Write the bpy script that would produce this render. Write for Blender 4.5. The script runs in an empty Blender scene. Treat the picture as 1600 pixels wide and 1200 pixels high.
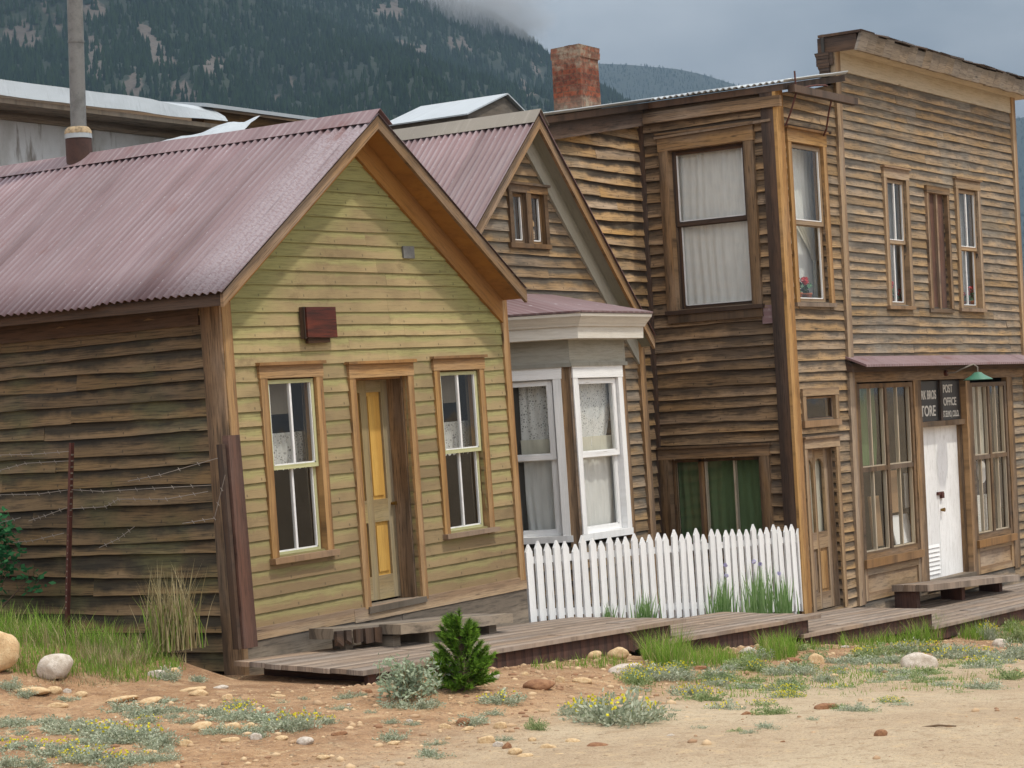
import bpy, bmesh, math, random
import numpy as np
from mathutils import Vector, Matrix, noise as mnoise
random.seed(7)
sc = bpy.context.scene
col = sc.collection
R = random.Random(11)

# ------------------------------------------------------------------ camera
FPX = 3450.45
YAW, PITCH, ROLL = math.radians(32.883), math.radians(0.784), math.radians(-3.2026)
CAM = Vector((0, 0, 1.7))
fw = Vector((math.cos(YAW)*math.cos(PITCH), math.sin(YAW)*math.cos(PITCH), math.sin(PITCH)))
rt0 = Vector((math.sin(YAW), -math.cos(YAW), 0)); up0 = rt0.cross(fw)
rt = rt0*math.cos(ROLL)+up0*math.sin(ROLL); upv = -rt0*math.sin(ROLL)+up0*math.cos(ROLL)
cd = bpy.data.cameras.new('camera'); cam = bpy.data.objects.new('camera', cd); col.objects.link(cam)
cd.sensor_width = 36; cd.lens = FPX/1600*36; cd.clip_end = 20000; cd.clip_start = .1
m = Matrix((rt, upv, -fw)).transposed().to_4x4(); m.translation = CAM
cam.matrix_world = m
sc.camera = cam

def ray(x, y): return fw+rt*((x-800)/FPX)-upv*((y-600)/FPX)
def onY(x, y, Y):
    d = ray(x, y); return CAM+d*(Y/d.y)
def onX(x, y, X):
    d = ray(x, y); return CAM+d*(X/d.x)
def depth(p): return (Vector(p)-CAM).dot(fw)

def sst(a, b, x):
    t = min(1, max(0, (x-a)/(b-a))); return t*t*(3-2*t)
def gz(x, y):
    """height of the ground"""
    if x < 12: s = -.156-.02*(x-12)
    elif x < 17: s = -.156-.072*(x-12)
    elif x < 25: s = -.516-.10*(x-17)
    else: s = -1.316-.03*(min(x, 60)-25)
    if x < -20: s = .48
    if -20 <= x < 45 and -5 < y < 30:
        s += (.20+.12*min(3, max(0, y-11.7)))*sst(13.36, 13.0, x)*sst(10.9, 12.0, y)
        n = mnoise.noise(Vector((x*.55, y*.55, 3.1)))*.055+mnoise.noise(Vector((x*1.9, y*1.9, 8.1)))*.018
        n *= sst(11.6, 10.6, y) if x > 13.6 else 1
        rd = sst(8.6, 7.0, y-.06*(x-14))
        s += n*(1-.75*rd)-.05*rd+mnoise.noise(Vector((x*5, y*5, 2)))*.008+mnoise.noise(Vector((x*11, y*11, 6)))*.005
        s += rd*(.016*math.sin((y-.06*x)*5.2)+.012*mnoise.noise(Vector((x*.8, y*4, 11))))
        s += .05*sst(10.3, 9.4, y)*sst(7.4, 9.0, y)
    return s
def at(px, py):
    d = ray(px, py); t = 6.0
    while t < 300:
        p = CAM+d*t
        if p.z <= gz(p.x, p.y): break
        t += .4
    lo, hi = t-.4, t
    for _ in range(8):
        t = (lo+hi)/2; p = CAM+d*t
        if p.z <= gz(p.x, p.y): hi = t
        else: lo = t
    p = CAM+d*hi
    return Vector((p.x, p.y, gz(p.x, p.y)))

# ------------------------------------------------------------------ object helpers
def tag(o, label=None, cat=None, group=None, kind=None):
    if label: o['label'] = label
    if cat: o['category'] = cat
    if group: o['group'] = group
    if kind: o['kind'] = kind
    return o
def thing(name, label, cat, loc, group=None):
    o = bpy.data.objects.new(name, None); col.objects.link(o); o.location = loc; o.empty_display_size = .2
    return tag(o, label, cat, group)
def world_loc(o):
    v = Vector(o.location)
    while o.parent: o = o.parent; v += Vector(o.location)
    return v

class MB:
    def __init__(s): s.v = []; s.f = []; s.uv = []; s.r = []; s.mi = []; s.sm = []; s.ch = []
    def face(s, pts, uvs=None, rnd=None, mi=0, smooth=False):
        b = len(s.v); s.v += [tuple(p) for p in pts]; s.f.append(tuple(range(b, b+len(pts))))
        s.uv += list(uvs) if uvs else [(p[0]+p[1], p[2]) for p in pts]
        s.r.append(R.random() if rnd is None else rnd); s.mi.append(mi); s.sm.append(smooth)
    def poly(s, verts, faces, uvs=None, rnd=None, mi=0, smooth=False):
        b = len(s.v); s.ch.append((b, len(s.f), len(s.uv))); s.v += [tuple(p) for p in verts]; rr = R.random() if rnd is None else rnd
        for f in faces:
            s.f.append(tuple(b+i for i in f))
            for i in f: s.uv.append(uvs[i] if uvs else (verts[i][0]+verts[i][1], verts[i][2]))
            s.r.append(rr); s.mi.append(mi); s.sm.append(smooth)
    def hexa(s, P, uvax=None, rnd=None, mi=0):
        """8 points: index = i*4+j*2+k ; uv runs along the longest edge"""
        P = [Vector(p) for p in P]
        L = [(P[4]-P[0]).length, (P[2]-P[0]).length, (P[1]-P[0]).length]
        a = L.index(max(L)) if uvax is None else uvax
        rest = [k for k in range(3) if k != a]
        ac = rest[0] if L[rest[0]] >= L[rest[1]] else rest[1]
        off = R.random()*50; rr = R.random() if rnd is None else rnd
        bits = lambda i: (i >> 2 & 1, i >> 1 & 1, i & 1)
        uvs = [(off+bits(i)[a]*L[a], bits(i)[ac]+.0) for i in range(8)]
        F = [(0, 1, 3, 2), (4, 6, 7, 5), (0, 4, 5, 1), (2, 3, 7, 6), (0, 2, 6, 4), (1, 5, 7, 3)]
        s.poly(P, F, uvs, rr, mi)
    def box(s, fr, u0, u1, v0, v1, w0, w1, j=.0, **k):
        P = []
        for u in (u0, u1):
            for v in (v0, v1):
                for w in (w0, w1):
                    P.append(fr(u+R.uniform(-j, j), v+R.uniform(-j, j), w+R.uniform(-j, j)*.5))
        s.hexa(P, **k)
    def bar(s, a, b, wx, wz, upd=(0, 0, 1), **k):
        a, b = Vector(a), Vector(b); d = (b-a).normalized(); u = Vector(upd)
        sx = d.cross(u).normalized(); sz = sx.cross(d).normalized()
        P = [p+sx*(i*wx/2)+sz*(j*wz/2) for p in (a, b) for i in (-1, 1) for j in (-1, 1)]
        s.hexa(P, uvax=0, **k)
    def tube(s, pts, rad, n=8, cap=True, rnd=None, mi=0, smooth=True):
        pts = [Vector(p) for p in pts]; rr = R.random() if rnd is None else rnd
        rad = rad if isinstance(rad, (list, tuple)) else [rad]*len(pts)
        V = []; U = []; L = 0
        pd = None
        for i, p in enumerate(pts):
            d = (pts[min(i+1, len(pts)-1)]-pts[max(i-1, 0)]).normalized()
            ref = Vector((0, 0, 1)) if abs(d.z) < .9 else Vector((1, 0, 0))
            a = d.cross(ref).normalized()
            if pd is not None:
                a = (pd-d*pd.dot(d)).normalized()
            pd = a
            b = d.cross(a)
            if i: L += (p-pts[i-1]).length
            for k in range(n):
                t = 2*math.pi*k/n; V.append(p+(a*math.cos(t)+b*math.sin(t))*rad[i]); U.append((L, k/n))
        F = [(i*n+k, i*n+(k+1) % n, (i+1)*n+(k+1) % n, (i+1)*n+k) for i in range(len(pts)-1) for k in range(n)]
        s.poly(V, F, U, rr, mi, smooth)
        if cap:
            s.poly(V[:n], [tuple(range(n))[::-1]], U[:n], rr, mi); s.poly(V[-n:], [tuple(range(n))], U[-n:], rr, mi)
    def lathe(s, c, prof, n=16, rnd=None, mi=0, ax=None):
        """prof: list of (radius, height) about vertical axis at c"""
        V = [Vector(c)+Vector((r*math.cos(2*math.pi*k/n), r*math.sin(2*math.pi*k/n), h)) for r, h in prof for k in range(n)]
        F = [(i*n+k, i*n+(k+1) % n, (i+1)*n+(k+1) % n, (i+1)*n+k) for i in range(len(prof)-1) for k in range(n)]
        s.poly(V, F, None, rnd, mi, True)
    def split(s, name, mats, parent=None):
        """each closed piece becomes a part of its own"""
        out = []
        for q in range(len(s.ch)):
            v0, f0, u0 = s.ch[q]; v1, f1, u1 = s.ch[q+1] if q+1 < len(s.ch) else (len(s.v), len(s.f), len(s.uv))
            m_ = MB(); m_.v = s.v[v0:v1]; m_.f = [tuple(i-v0 for i in f) for f in s.f[f0:f1]]; m_.uv = s.uv[u0:u1]; m_.r = s.r[f0:f1]; m_.mi = s.mi[f0:f1]; m_.sm = s.sm[f0:f1]
            out.append(m_.build(name, mats, parent))
        return out
    def build(s, name, mats, parent=None, recalc=True, solid=0):
        me = bpy.data.meshes.new(name)
        org = world_loc(parent) if parent else Vector((0, 0, 0))
        V = np.array(s.v, dtype=float)-np.array(org)
        me.from_pydata(V.tolist(), [], s.f)
        uvl = me.uv_layers.new(name='UVMap')
        uvl.data.foreach_set('uv', np.array(s.uv, dtype=np.float32).ravel())
        at_ = me.attributes.new('rnd', 'FLOAT', 'FACE'); at_.data.foreach_set('value', np.array(s.r, dtype=np.float32))
        me.polygons.foreach_set('material_index', s.mi); me.polygons.foreach_set('use_smooth', s.sm)
        for mt in (mats if isinstance(mats, (list, tuple)) else [mats]): me.materials.append(mt)
        if recalc:
            bm = bmesh.new(); bm.from_mesh(me); bmesh.ops.recalc_face_normals(bm, faces=bm.faces); bm.to_mesh(me); bm.free()
        me.update()
        o = bpy.data.objects.new(name, me); col.objects.link(o)
        if parent: o.parent = parent
        if solid:
            md = o.modifiers.new('Solidify', 'SOLIDIFY'); md.thickness = solid; md.offset = 0
        return o

# ------------------------------------------------------------------ materials
def newmat(name):
    mt = bpy.data.materials.new(name); mt.use_nodes = True
    nt = mt.node_tree; nt.nodes.clear()
    return mt, nt
class NT:
    def __init__(s, name): s.mat, s.t = newmat(name)
    def n(s, typ, ins=None, **pr):
        x = s.t.nodes.new(typ)
        for k, v in pr.items(): setattr(x, k, v)
        for k, v in (ins or {}).items():
            if isinstance(v, bpy.types.NodeSocket): s.t.links.new(v, x.inputs[k])
            else: x.inputs[k].default_value = v
        return x
    def math(s, op, a, b=0., c=0., clamp=False):
        return s.n('ShaderNodeMath', {0: a, 1: b, 2: c}, operation=op, use_clamp=clamp).outputs[0]
    def mix(s, f, a, b, blend='MIX'):
        x = s.n('ShaderNodeMix', None, data_type='RGBA', blend_type=blend)
        for k, v in ((0, f), (6, a), (7, b)):
            if isinstance(v, bpy.types.NodeSocket): s.t.links.new(v, x.inputs[k])
            else: x.inputs[k].default_value = v if k == 0 else (v if len(v) == 4 else tuple(v)+(1,))
        return x.outputs[2]
    def sm(s, x, a, b, lo=0., hi=1.):
        r = s.n('ShaderNodeMapRange', {'Value': x, 'From Min': a, 'From Max': b, 'To Min': lo, 'To Max': hi}, interpolation_type='SMOOTHSTEP')
        return r.outputs[0]
    def noise(s, vec, scale=1., detail=4., rough=.55, dim='3D'):
        return s.n('ShaderNodeTexNoise', {'Vector': vec, 'Scale': scale, 'Detail': detail, 'Roughness': rough}, noise_dimensions=dim).outputs[0]
    def vscale(s, vec, sx, sy, sz=1., off=None):
        i = {'Vector': vec, 'Scale': (sx, sy, sz)}
        return s.n('ShaderNodeMapping', i).outputs[0]
    def uv(s): return s.n('ShaderNodeUVMap', None, uv_map='UVMap').outputs[0]
    def rnd(s): return s.n('ShaderNodeAttribute', None, attribute_name='rnd').outputs['Fac']
    def pos(s): return s.n('ShaderNodeNewGeometry').outputs['Position']
    def sep(s, v): return s.n('ShaderNodeSeparateXYZ', {0: v}).outputs
    def finish(s, colr, rough=.8, bump=None, bs=.3, bd=.01, **pr):
        b = s.n('ShaderNodeBsdfPrincipled')
        for k, v in dict({'Base Color': colr, 'Roughness': rough}, **pr).items():
            if isinstance(v, bpy.types.NodeSocket): s.t.links.new(v, b.inputs[k])
            else: b.inputs[k].default_value = (tuple(v)+(1,) if isinstance(v, tuple) and len(v) == 3 else v)
        if bump is not None:
            bp = s.n('ShaderNodeBump', {'Height': bump, 'Strength': bs, 'Distance': bd}); s.t.links.new(bp.outputs[0], b.inputs['Normal'])
        o = s.n('ShaderNodeOutputMaterial'); s.t.links.new(b.outputs[0], o.inputs[0])
        return s.mat
def srgb(r, g, b):
    f = lambda c: (c/255/12.92 if c/255 < .04045 else ((c/255+.055)/1.055)**2.4)
    return (f(r)*KA, f(g)*KA, f(b)*KA, 1)
KA = .80   # the colours below were read at exposure 0; the scene is exposed a third of a stop brighter

GREY = .36
def boards(name, low, up, dark, edge=.62, width=.22, waver=.8, var=.45, dk=.55, tint=None, nails=True, patch=None, pa=.6, grey=None):
    """weathered timber; uv.x metres along the board, uv.y 0..1 across it"""
    k = NT(name); uv = k.uv(); rn = k.rnd(); sx = k.sep(uv); y = sx[1]
    off = k.n('ShaderNodeCombineXYZ', {0: sx[0], 1: sx[1], 2: k.math('MULTIPLY', rn, 60.)}).outputs[0]
    wav = k.noise(k.vscale(off, 2.2, .7), 1., 4., .6)
    wav2 = k.noise(k.vscale(off, 9., .6), 1., 3., .6)
    grain = k.noise(k.vscale(off, 3.5, 13.), 1., 6., .65)
    fine = k.noise(k.vscale(off, 14., 45.), 1., 3., .6)
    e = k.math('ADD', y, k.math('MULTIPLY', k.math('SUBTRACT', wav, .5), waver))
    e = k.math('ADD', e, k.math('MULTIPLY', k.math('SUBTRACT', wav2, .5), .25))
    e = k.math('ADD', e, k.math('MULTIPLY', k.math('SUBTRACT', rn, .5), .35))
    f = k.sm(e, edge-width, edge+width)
    c = k.mix(f, low, up)  # upper colour: weather stain plus the shade under each lap, painted in
    if patch:
        pn = k.noise(k.vscale(k.pos(), 1.1, 1.1, 1.6), 1., 5., .6)
        c = k.mix(k.sm(pn, .48, .66, 0, pa), c, patch)
    g = k.sm(grain, .44, .72)
    c = k.mix(k.math('MULTIPLY', g, dk), c, dark)
    c = k.mix(k.sm(fine, .5, .8, 0, .35), c, dark)
    blot = k.noise(k.vscale(off, .9, 1.6), 1., 4., .6)
    c = k.mix(k.sm(blot, .52, .74, 0, dk*.7), c, dark)
    kn = k.n('ShaderNodeTexVoronoi', {'Vector': k.vscale(off, 1.3, 1.0), 'Scale': 1.}, feature='F1').outputs['Distance']
    c = k.mix(k.sm(kn, .10, .03, 0, .75), c, dark)
    r2 = k.math('FRACT', k.math('MULTIPLY', rn, 17.37)); gy = k.noise(k.vscale(off, .7, .5), 1., 3., .6)
    sat = k.math('SUBTRACT', 1.02, k.math('MULTIPLY', k.math('ADD', k.math('MULTIPLY', r2, .55), k.sm(gy, .40, .66, 0, .6)), GREY if grey is None else grey), 0., True)
    c = k.n('ShaderNodeHueSaturation', {'Saturation': sat, 'Value': 1.0, 'Color': c}).outputs[0]
    br = k.math('ADD', 1-var*.5, k.math('MULTIPLY', rn, var))
    c = k.mix(1., c, k.n('ShaderNodeCombineColor', {0: br, 1: br, 2: br}).outputs[0], 'MULTIPLY')
    if nails:
        fx = k.math('ABSOLUTE', k.math('SUBTRACT', k.math('FRACT', k.math('MULTIPLY', sx[0], 1/.62)), k.math('ADD', .25, k.math('MULTIPLY', rn, .5))))
        a = k.sm(fx, .016, .007); fy = k.math('ABSOLUTE', k.math('SUBTRACT', y, .2)); b = k.sm(fy, .085, .045)
        c = k.mix(k.math('MULTIPLY', k.math('MULTIPLY', a, b), .55), c, (.02, .016, .012))
    hgt = k.math('ADD', k.math('MULTIPLY', grain, .6), k.math('MULTIPLY', fine, .4))
    return k.finish(c, .88, hgt, .45, .006)

def plain(name, c, rough=.7, nz=.25, scale=6., dark=None, metal=0., bs=.15):
    k = NT(name); p = k.n('ShaderNodeTexCoord').outputs['Object']
    n1 = k.noise(p, scale, 5., .6); n2 = k.noise(p, scale*7, 4., .6)
    d = dark or tuple(x*.45 for x in c[:3])
    cc = k.mix(k.sm(n1, .42, .72, 0, nz*1.6), c, d); cc = k.mix(k.sm(n2, .5, .75, 0, nz), cc, d)
    return k.finish(cc, rough, n2, bs, .005, Metallic=metal)

M = {}
# cabin front: bleached tan low lip, remains of olive paint and painted lap shade on the upper part; near the eaves fuller paint shaped like the eave shadow
def cabin_front_mat():
    k = NT('olive_painted_boards'); uv = k.uv(); rn = k.rnd(); sx = k.sep(uv); y = sx[1]; P = k.sep(k.pos())
    off = k.n('ShaderNodeCombineXYZ', {0: sx[0], 1: sx[1], 2: k.math('MULTIPLY', rn, 60.)}).outputs[0]
    wav = k.noise(k.vscale(off, 2.4, .6), 1., 4., .62); wav2 = k.noise(k.vscale(off, 11., .7), 1., 3., .6)
    grain = k.noise(k.vscale(off, 3.5, 13.), 1., 6., .65); fine = k.noise(k.vscale(off, 16., 50.), 1., 3., .6)
    big = k.noise(k.vscale(k.pos(), .9, .9, 1.3), 1., 4., .6)
    # distance below the rakes: surviving paint, with the shape of the eave shadow painted in
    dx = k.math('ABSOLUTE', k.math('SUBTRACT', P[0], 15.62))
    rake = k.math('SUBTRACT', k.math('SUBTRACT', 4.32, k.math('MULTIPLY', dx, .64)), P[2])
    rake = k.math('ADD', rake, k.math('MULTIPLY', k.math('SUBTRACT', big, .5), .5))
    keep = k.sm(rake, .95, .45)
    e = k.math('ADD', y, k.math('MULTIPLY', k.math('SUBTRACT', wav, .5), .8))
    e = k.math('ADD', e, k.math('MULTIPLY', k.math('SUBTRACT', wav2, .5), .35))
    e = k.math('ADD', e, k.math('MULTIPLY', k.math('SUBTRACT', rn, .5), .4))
    low = k.sm(P[2], 2.3, .1)
    pt = k.sm(e, .38, .72); pt = k.math('MULTIPLY', pt, k.math('SUBTRACT', .70, k.math('MULTIPLY', low, .16)))
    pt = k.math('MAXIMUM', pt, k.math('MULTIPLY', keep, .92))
    wood = k.mix(k.sm(big, .35, .65), srgb(184, 162, 118), srgb(150, 130, 94))
    wood = k.mix(k.math('MULTIPLY', low, .55), wood, srgb(138, 112, 80))
    paint = k.mix(k.sm(grain, .4, .7), srgb(164, 162, 104), srgb(138, 136, 84))
    c = k.mix(pt, wood, paint)
    c = k.mix(k.sm(k.noise(k.vscale(k.pos(), 2.2, 2.2, 3.5), 1., 6., .7), .54, .68, 0, .5), c, srgb(122, 102, 72))
    c = k.mix(k.math('MULTIPLY', k.sm(e, .8, .95), .3), c, srgb(70, 60, 36))  # dark band under the lap: lap shade put into the board colour
    c = k.mix(k.sm(grain, .5, .75, 0, .35), c, srgb(96, 72, 50)); c = k.mix(k.sm(fine, .52, .8, 0, .3), c, srgb(90, 70, 48))
    br = k.math('ADD', .86, k.math('MULTIPLY', rn, .28))
    c = k.mix(1., c, k.n('ShaderNodeCombineColor', {0: br, 1: br, 2: br}).outputs[0], 'MULTIPLY')
    fx = k.math('ABSOLUTE', k.math('SUBTRACT', k.math('FRACT', k.math('MULTIPLY', sx[0], 1/.6)), .5))
    a = k.sm(fx, .02, .008); b = k.sm(k.math('ABSOLUTE', k.math('SUBTRACT', y, .2)), .1, .05)
    c = k.mix(k.math('MULTIPLY', k.math('MULTIPLY', a, b), .45), c, (.02, .016, .012))
    return k.finish(c, .85, k.math('ADD', k.math('MULTIPLY', grain, .6), k.math('MULTIPLY', fine, .4)), .4, .005)
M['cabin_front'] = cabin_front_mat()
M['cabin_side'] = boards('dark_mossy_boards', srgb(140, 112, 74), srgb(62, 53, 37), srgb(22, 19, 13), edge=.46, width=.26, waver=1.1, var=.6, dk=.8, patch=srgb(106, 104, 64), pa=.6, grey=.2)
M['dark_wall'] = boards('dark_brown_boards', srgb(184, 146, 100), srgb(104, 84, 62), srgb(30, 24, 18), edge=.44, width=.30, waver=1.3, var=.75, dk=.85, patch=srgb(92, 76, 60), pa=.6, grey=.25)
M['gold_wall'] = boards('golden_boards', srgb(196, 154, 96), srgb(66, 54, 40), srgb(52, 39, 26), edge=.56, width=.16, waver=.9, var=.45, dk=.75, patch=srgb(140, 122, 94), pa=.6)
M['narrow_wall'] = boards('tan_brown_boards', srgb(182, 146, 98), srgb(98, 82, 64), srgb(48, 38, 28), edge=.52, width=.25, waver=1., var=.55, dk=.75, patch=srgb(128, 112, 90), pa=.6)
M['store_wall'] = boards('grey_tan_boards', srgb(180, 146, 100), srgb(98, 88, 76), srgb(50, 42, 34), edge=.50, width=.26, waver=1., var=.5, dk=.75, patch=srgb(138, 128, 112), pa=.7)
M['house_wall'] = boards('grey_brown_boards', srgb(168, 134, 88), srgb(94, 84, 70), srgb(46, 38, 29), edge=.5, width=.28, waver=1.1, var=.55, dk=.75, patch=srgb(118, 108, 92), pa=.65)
M['orange_trim'] = boards('orange_brown_trim', srgb(190, 146, 88), srgb(162, 118, 66), srgb(76, 56, 34), var=.35, dk=.7, nails=False, grey=0.15)
M['brown_trim'] = boards('brown_trim', srgb(158, 120, 74), srgb(118, 88, 54), srgb(46, 35, 23), var=.45, dk=.85, nails=False, grey=0.35)
M['tan_trim'] = boards('tan_trim', srgb(180, 148, 108), srgb(150, 118, 84), srgb(80, 61, 43), var=.35, dk=.65, nails=False, grey=0.35)
M['dark_trim'] = boards('dark_timber', srgb(96, 68, 46), srgb(70, 50, 36), srgb(26, 20, 15), var=.4, dk=.75, nails=False)
M['red_timber'] = boards('red_brown_timber', srgb(116, 72, 50), srgb(94, 58, 42), srgb(44, 28, 20), var=.3, dk=.7, nails=False, grey=0.3)
M['ochre_soffit'] = boards('ochre_painted_board', srgb(180, 128, 62), srgb(164, 112, 50), srgb(100, 64, 30), var=.25, dk=.45, nails=False, grey=0.1)
M['grey_board'] = boards('grey_weathered_board', srgb(158, 140, 118), srgb(120, 106, 90), srgb(58, 50, 42), var=.35, dk=.7, nails=False)
M['pale_grey_paint'] = boards('pale_grey_paint', srgb(178, 174, 158), srgb(158, 154, 138), srgb(104, 94, 78), var=.15, dk=.35, nails=False)
M['sage_paint'] = boards('sage_grey_paint', srgb(150, 148, 126), srgb(136, 134, 114), srgb(96, 92, 76), var=.12, dk=.25, nails=False)
M['cream_paint'] = boards('cream_paint', srgb(216, 200, 172), srgb(198, 180, 152), srgb(136, 112, 86), var=.15, dk=.35, nails=False, grey=.3)
M['chalk_paint'] = boards('chalky_paint', srgb(232, 226, 214), srgb(214, 206, 192), srgb(150, 132, 110), var=.12, dk=.3, nails=False, grey=.2)
M['white_paint'] = boards('white_paint', (.84, .84, .84, 1), (.78, .78, .78, 1), (.36, .33, .29, 1), var=.14, dk=.28, nails=False)
M['olive_sash'] = boards('olive_sash', srgb(214, 212, 162), srgb(196, 194, 140), srgb(130, 124, 86), var=.15, dk=.4, nails=False, grey=0.1)
M['deck'] = boards('boardwalk_planks', srgb(170, 146, 124), srgb(140, 119, 100), srgb(70, 57, 47), var=.4, dk=.65)
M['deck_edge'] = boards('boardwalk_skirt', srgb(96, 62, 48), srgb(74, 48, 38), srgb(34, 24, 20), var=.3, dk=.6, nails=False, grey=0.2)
M['plaque'] = boards('dark_red_plaque', srgb(110, 46, 26), srgb(84, 32, 20), srgb(30, 14, 10), var=.2, dk=.8, nails=False, grey=0.1)
M['door_orange'] = boards('amber_panel', srgb(222, 176, 88), srgb(208, 160, 76), srgb(150, 108, 52), var=.12, dk=.35, nails=False, grey=0.05)
M['door_sage'] = boards('sage_door_rail', srgb(172, 150, 100), srgb(156, 132, 86), srgb(100, 88, 64), var=.15, dk=.5, nails=False, grey=0.3)
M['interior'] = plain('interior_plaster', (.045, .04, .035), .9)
M['iron'] = plain('rusty_iron', srgb(96, 52, 42), .8, .4, 20)
M['wire'] = plain('galvanised_wire', srgb(150, 140, 130), .5, .2, 20, metal=.3)
M['pipe'] = plain('weathered_flue', srgb(134, 134, 132), .6, .4, 9, metal=.35)
M['foam'] = plain('yellow_foam', srgb(186, 162, 128), .95, .7, 20)
M['rustcollar'] = plain('dark_rusty_collar', srgb(76, 50, 42), .8, .4, 9)
M['terracotta'] = plain('terracotta', srgb(170, 92, 56), .8)
M['petal'] = plain('red_petal', srgb(226, 60, 70), .6, .15)
M['leaf'] = plain('pot_leaf', srgb(60, 110, 70), .6, .3)
M['green_enamel'] = plain('green_enamel', srgb(86, 140, 116), .4, .2)
M['brass'] = plain('brass', srgb(150, 116, 60), .35, .2, metal=.8)
M['black_sign'] = plain('black_sign', (.018, .016, .016), .5, .1)
M['sign_white'] = plain('sign_lettering', srgb(224, 220, 212), .7, .15, 30)
M['paper'] = plain('white_paper', (.82, .82, .82), .8, .05)
M['kraft'] = plain('kraft_card', srgb(170, 136, 100), .8, .2)
M['slate'] = plain('slate_blue_cloth', srgb(62, 66, 84), .8, .2)

def glass():
    k = NT('window_glass')
    p = k.n('ShaderNodeTexCoord').outputs['Object']; nz = k.noise(p, 2.2, 2., .5)
    bp = k.n('ShaderNodeBump', {'Height': nz, 'Strength': .12, 'Distance': .03})
    ge = k.n('ShaderNodeNewGeometry'); dt = k.n('ShaderNodeVectorMath', {0: ge.outputs['Normal'], 1: ge.outputs['Incoming']}, operation='DOT_PRODUCT').outputs['Value']
    fz = k.math('ADD', .045, k.math('MULTIPLY', .955, k.math('POWER', k.math('SUBTRACT', 1., k.math('ABSOLUTE', dt), 0., True), 5.)))
    a = k.n('ShaderNodeBsdfTransparent', {'Color': (.92, .93, .92, 1)}); b = k.n('ShaderNodeBsdfGlossy', {'Color': (1, 1, 1, 1), 'Roughness': .03, 'Normal': bp.outputs[0]})
    mx = k.n('ShaderNodeMixShader', {0: fz, 1: a.outputs[0], 2: b.outputs[0]})
    o = k.n('ShaderNodeOutputMaterial', {0: mx.outputs[0]}); return k.mat
M['glass'] = glass()
def cloth(name, c, tr=.0, lace=False):
    k = NT(name); uv = k.uv(); n = k.noise(k.vscale(uv, 30., 4.), 1., 4., .6)
    cc = k.mix(k.sm(n, .35, .7, 0, .35), c, tuple(x*.72 for x in c[:3]))
    d = k.n('ShaderNodeBsdfDiffuse', {'Color': cc}); t = k.n('ShaderNodeBsdfTranslucent', {'Color': cc})
    s = k.n('ShaderNodeMixShader', {0: .3, 1: d.outputs[0], 2: t.outputs[0]}).outputs[0]
    if lace:
        v = k.n('ShaderNodeTexVoronoi', {'Vector': k.vscale(uv, 42., 42.), 'Scale': 1.}, feature='DISTANCE_TO_EDGE').outputs['Distance']
        n2 = k.noise(uv, 9., 3., .6)
        h = k.math('MULTIPLY', k.sm(v, .16, .28), k.sm(n2, .34, .56, .1, .6)); 
        tp = k.n('ShaderNodeBsdfTransparent')
        s = k.n('ShaderNodeMixShader', {0: h, 1: s, 2: tp.outputs[0]}).outputs[0]
    k.n('ShaderNodeOutputMaterial', {0: s}); return k.mat
M['curtain'] = cloth('white_muslin', (.96, .96, .94, 1)); M['lace'] = cloth('lace', (.96, .96, .94, 1), lace=True)
M['drab_curtain'] = cloth('drab_curtain', (.30, .26, .20, 1)); M['green_curtain'] = cloth('green_curtain', (.20, .30, .15, 1)); M['cream_curtain'] = cloth('cream_curtain', (.76, .73, .62, 1))

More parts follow.
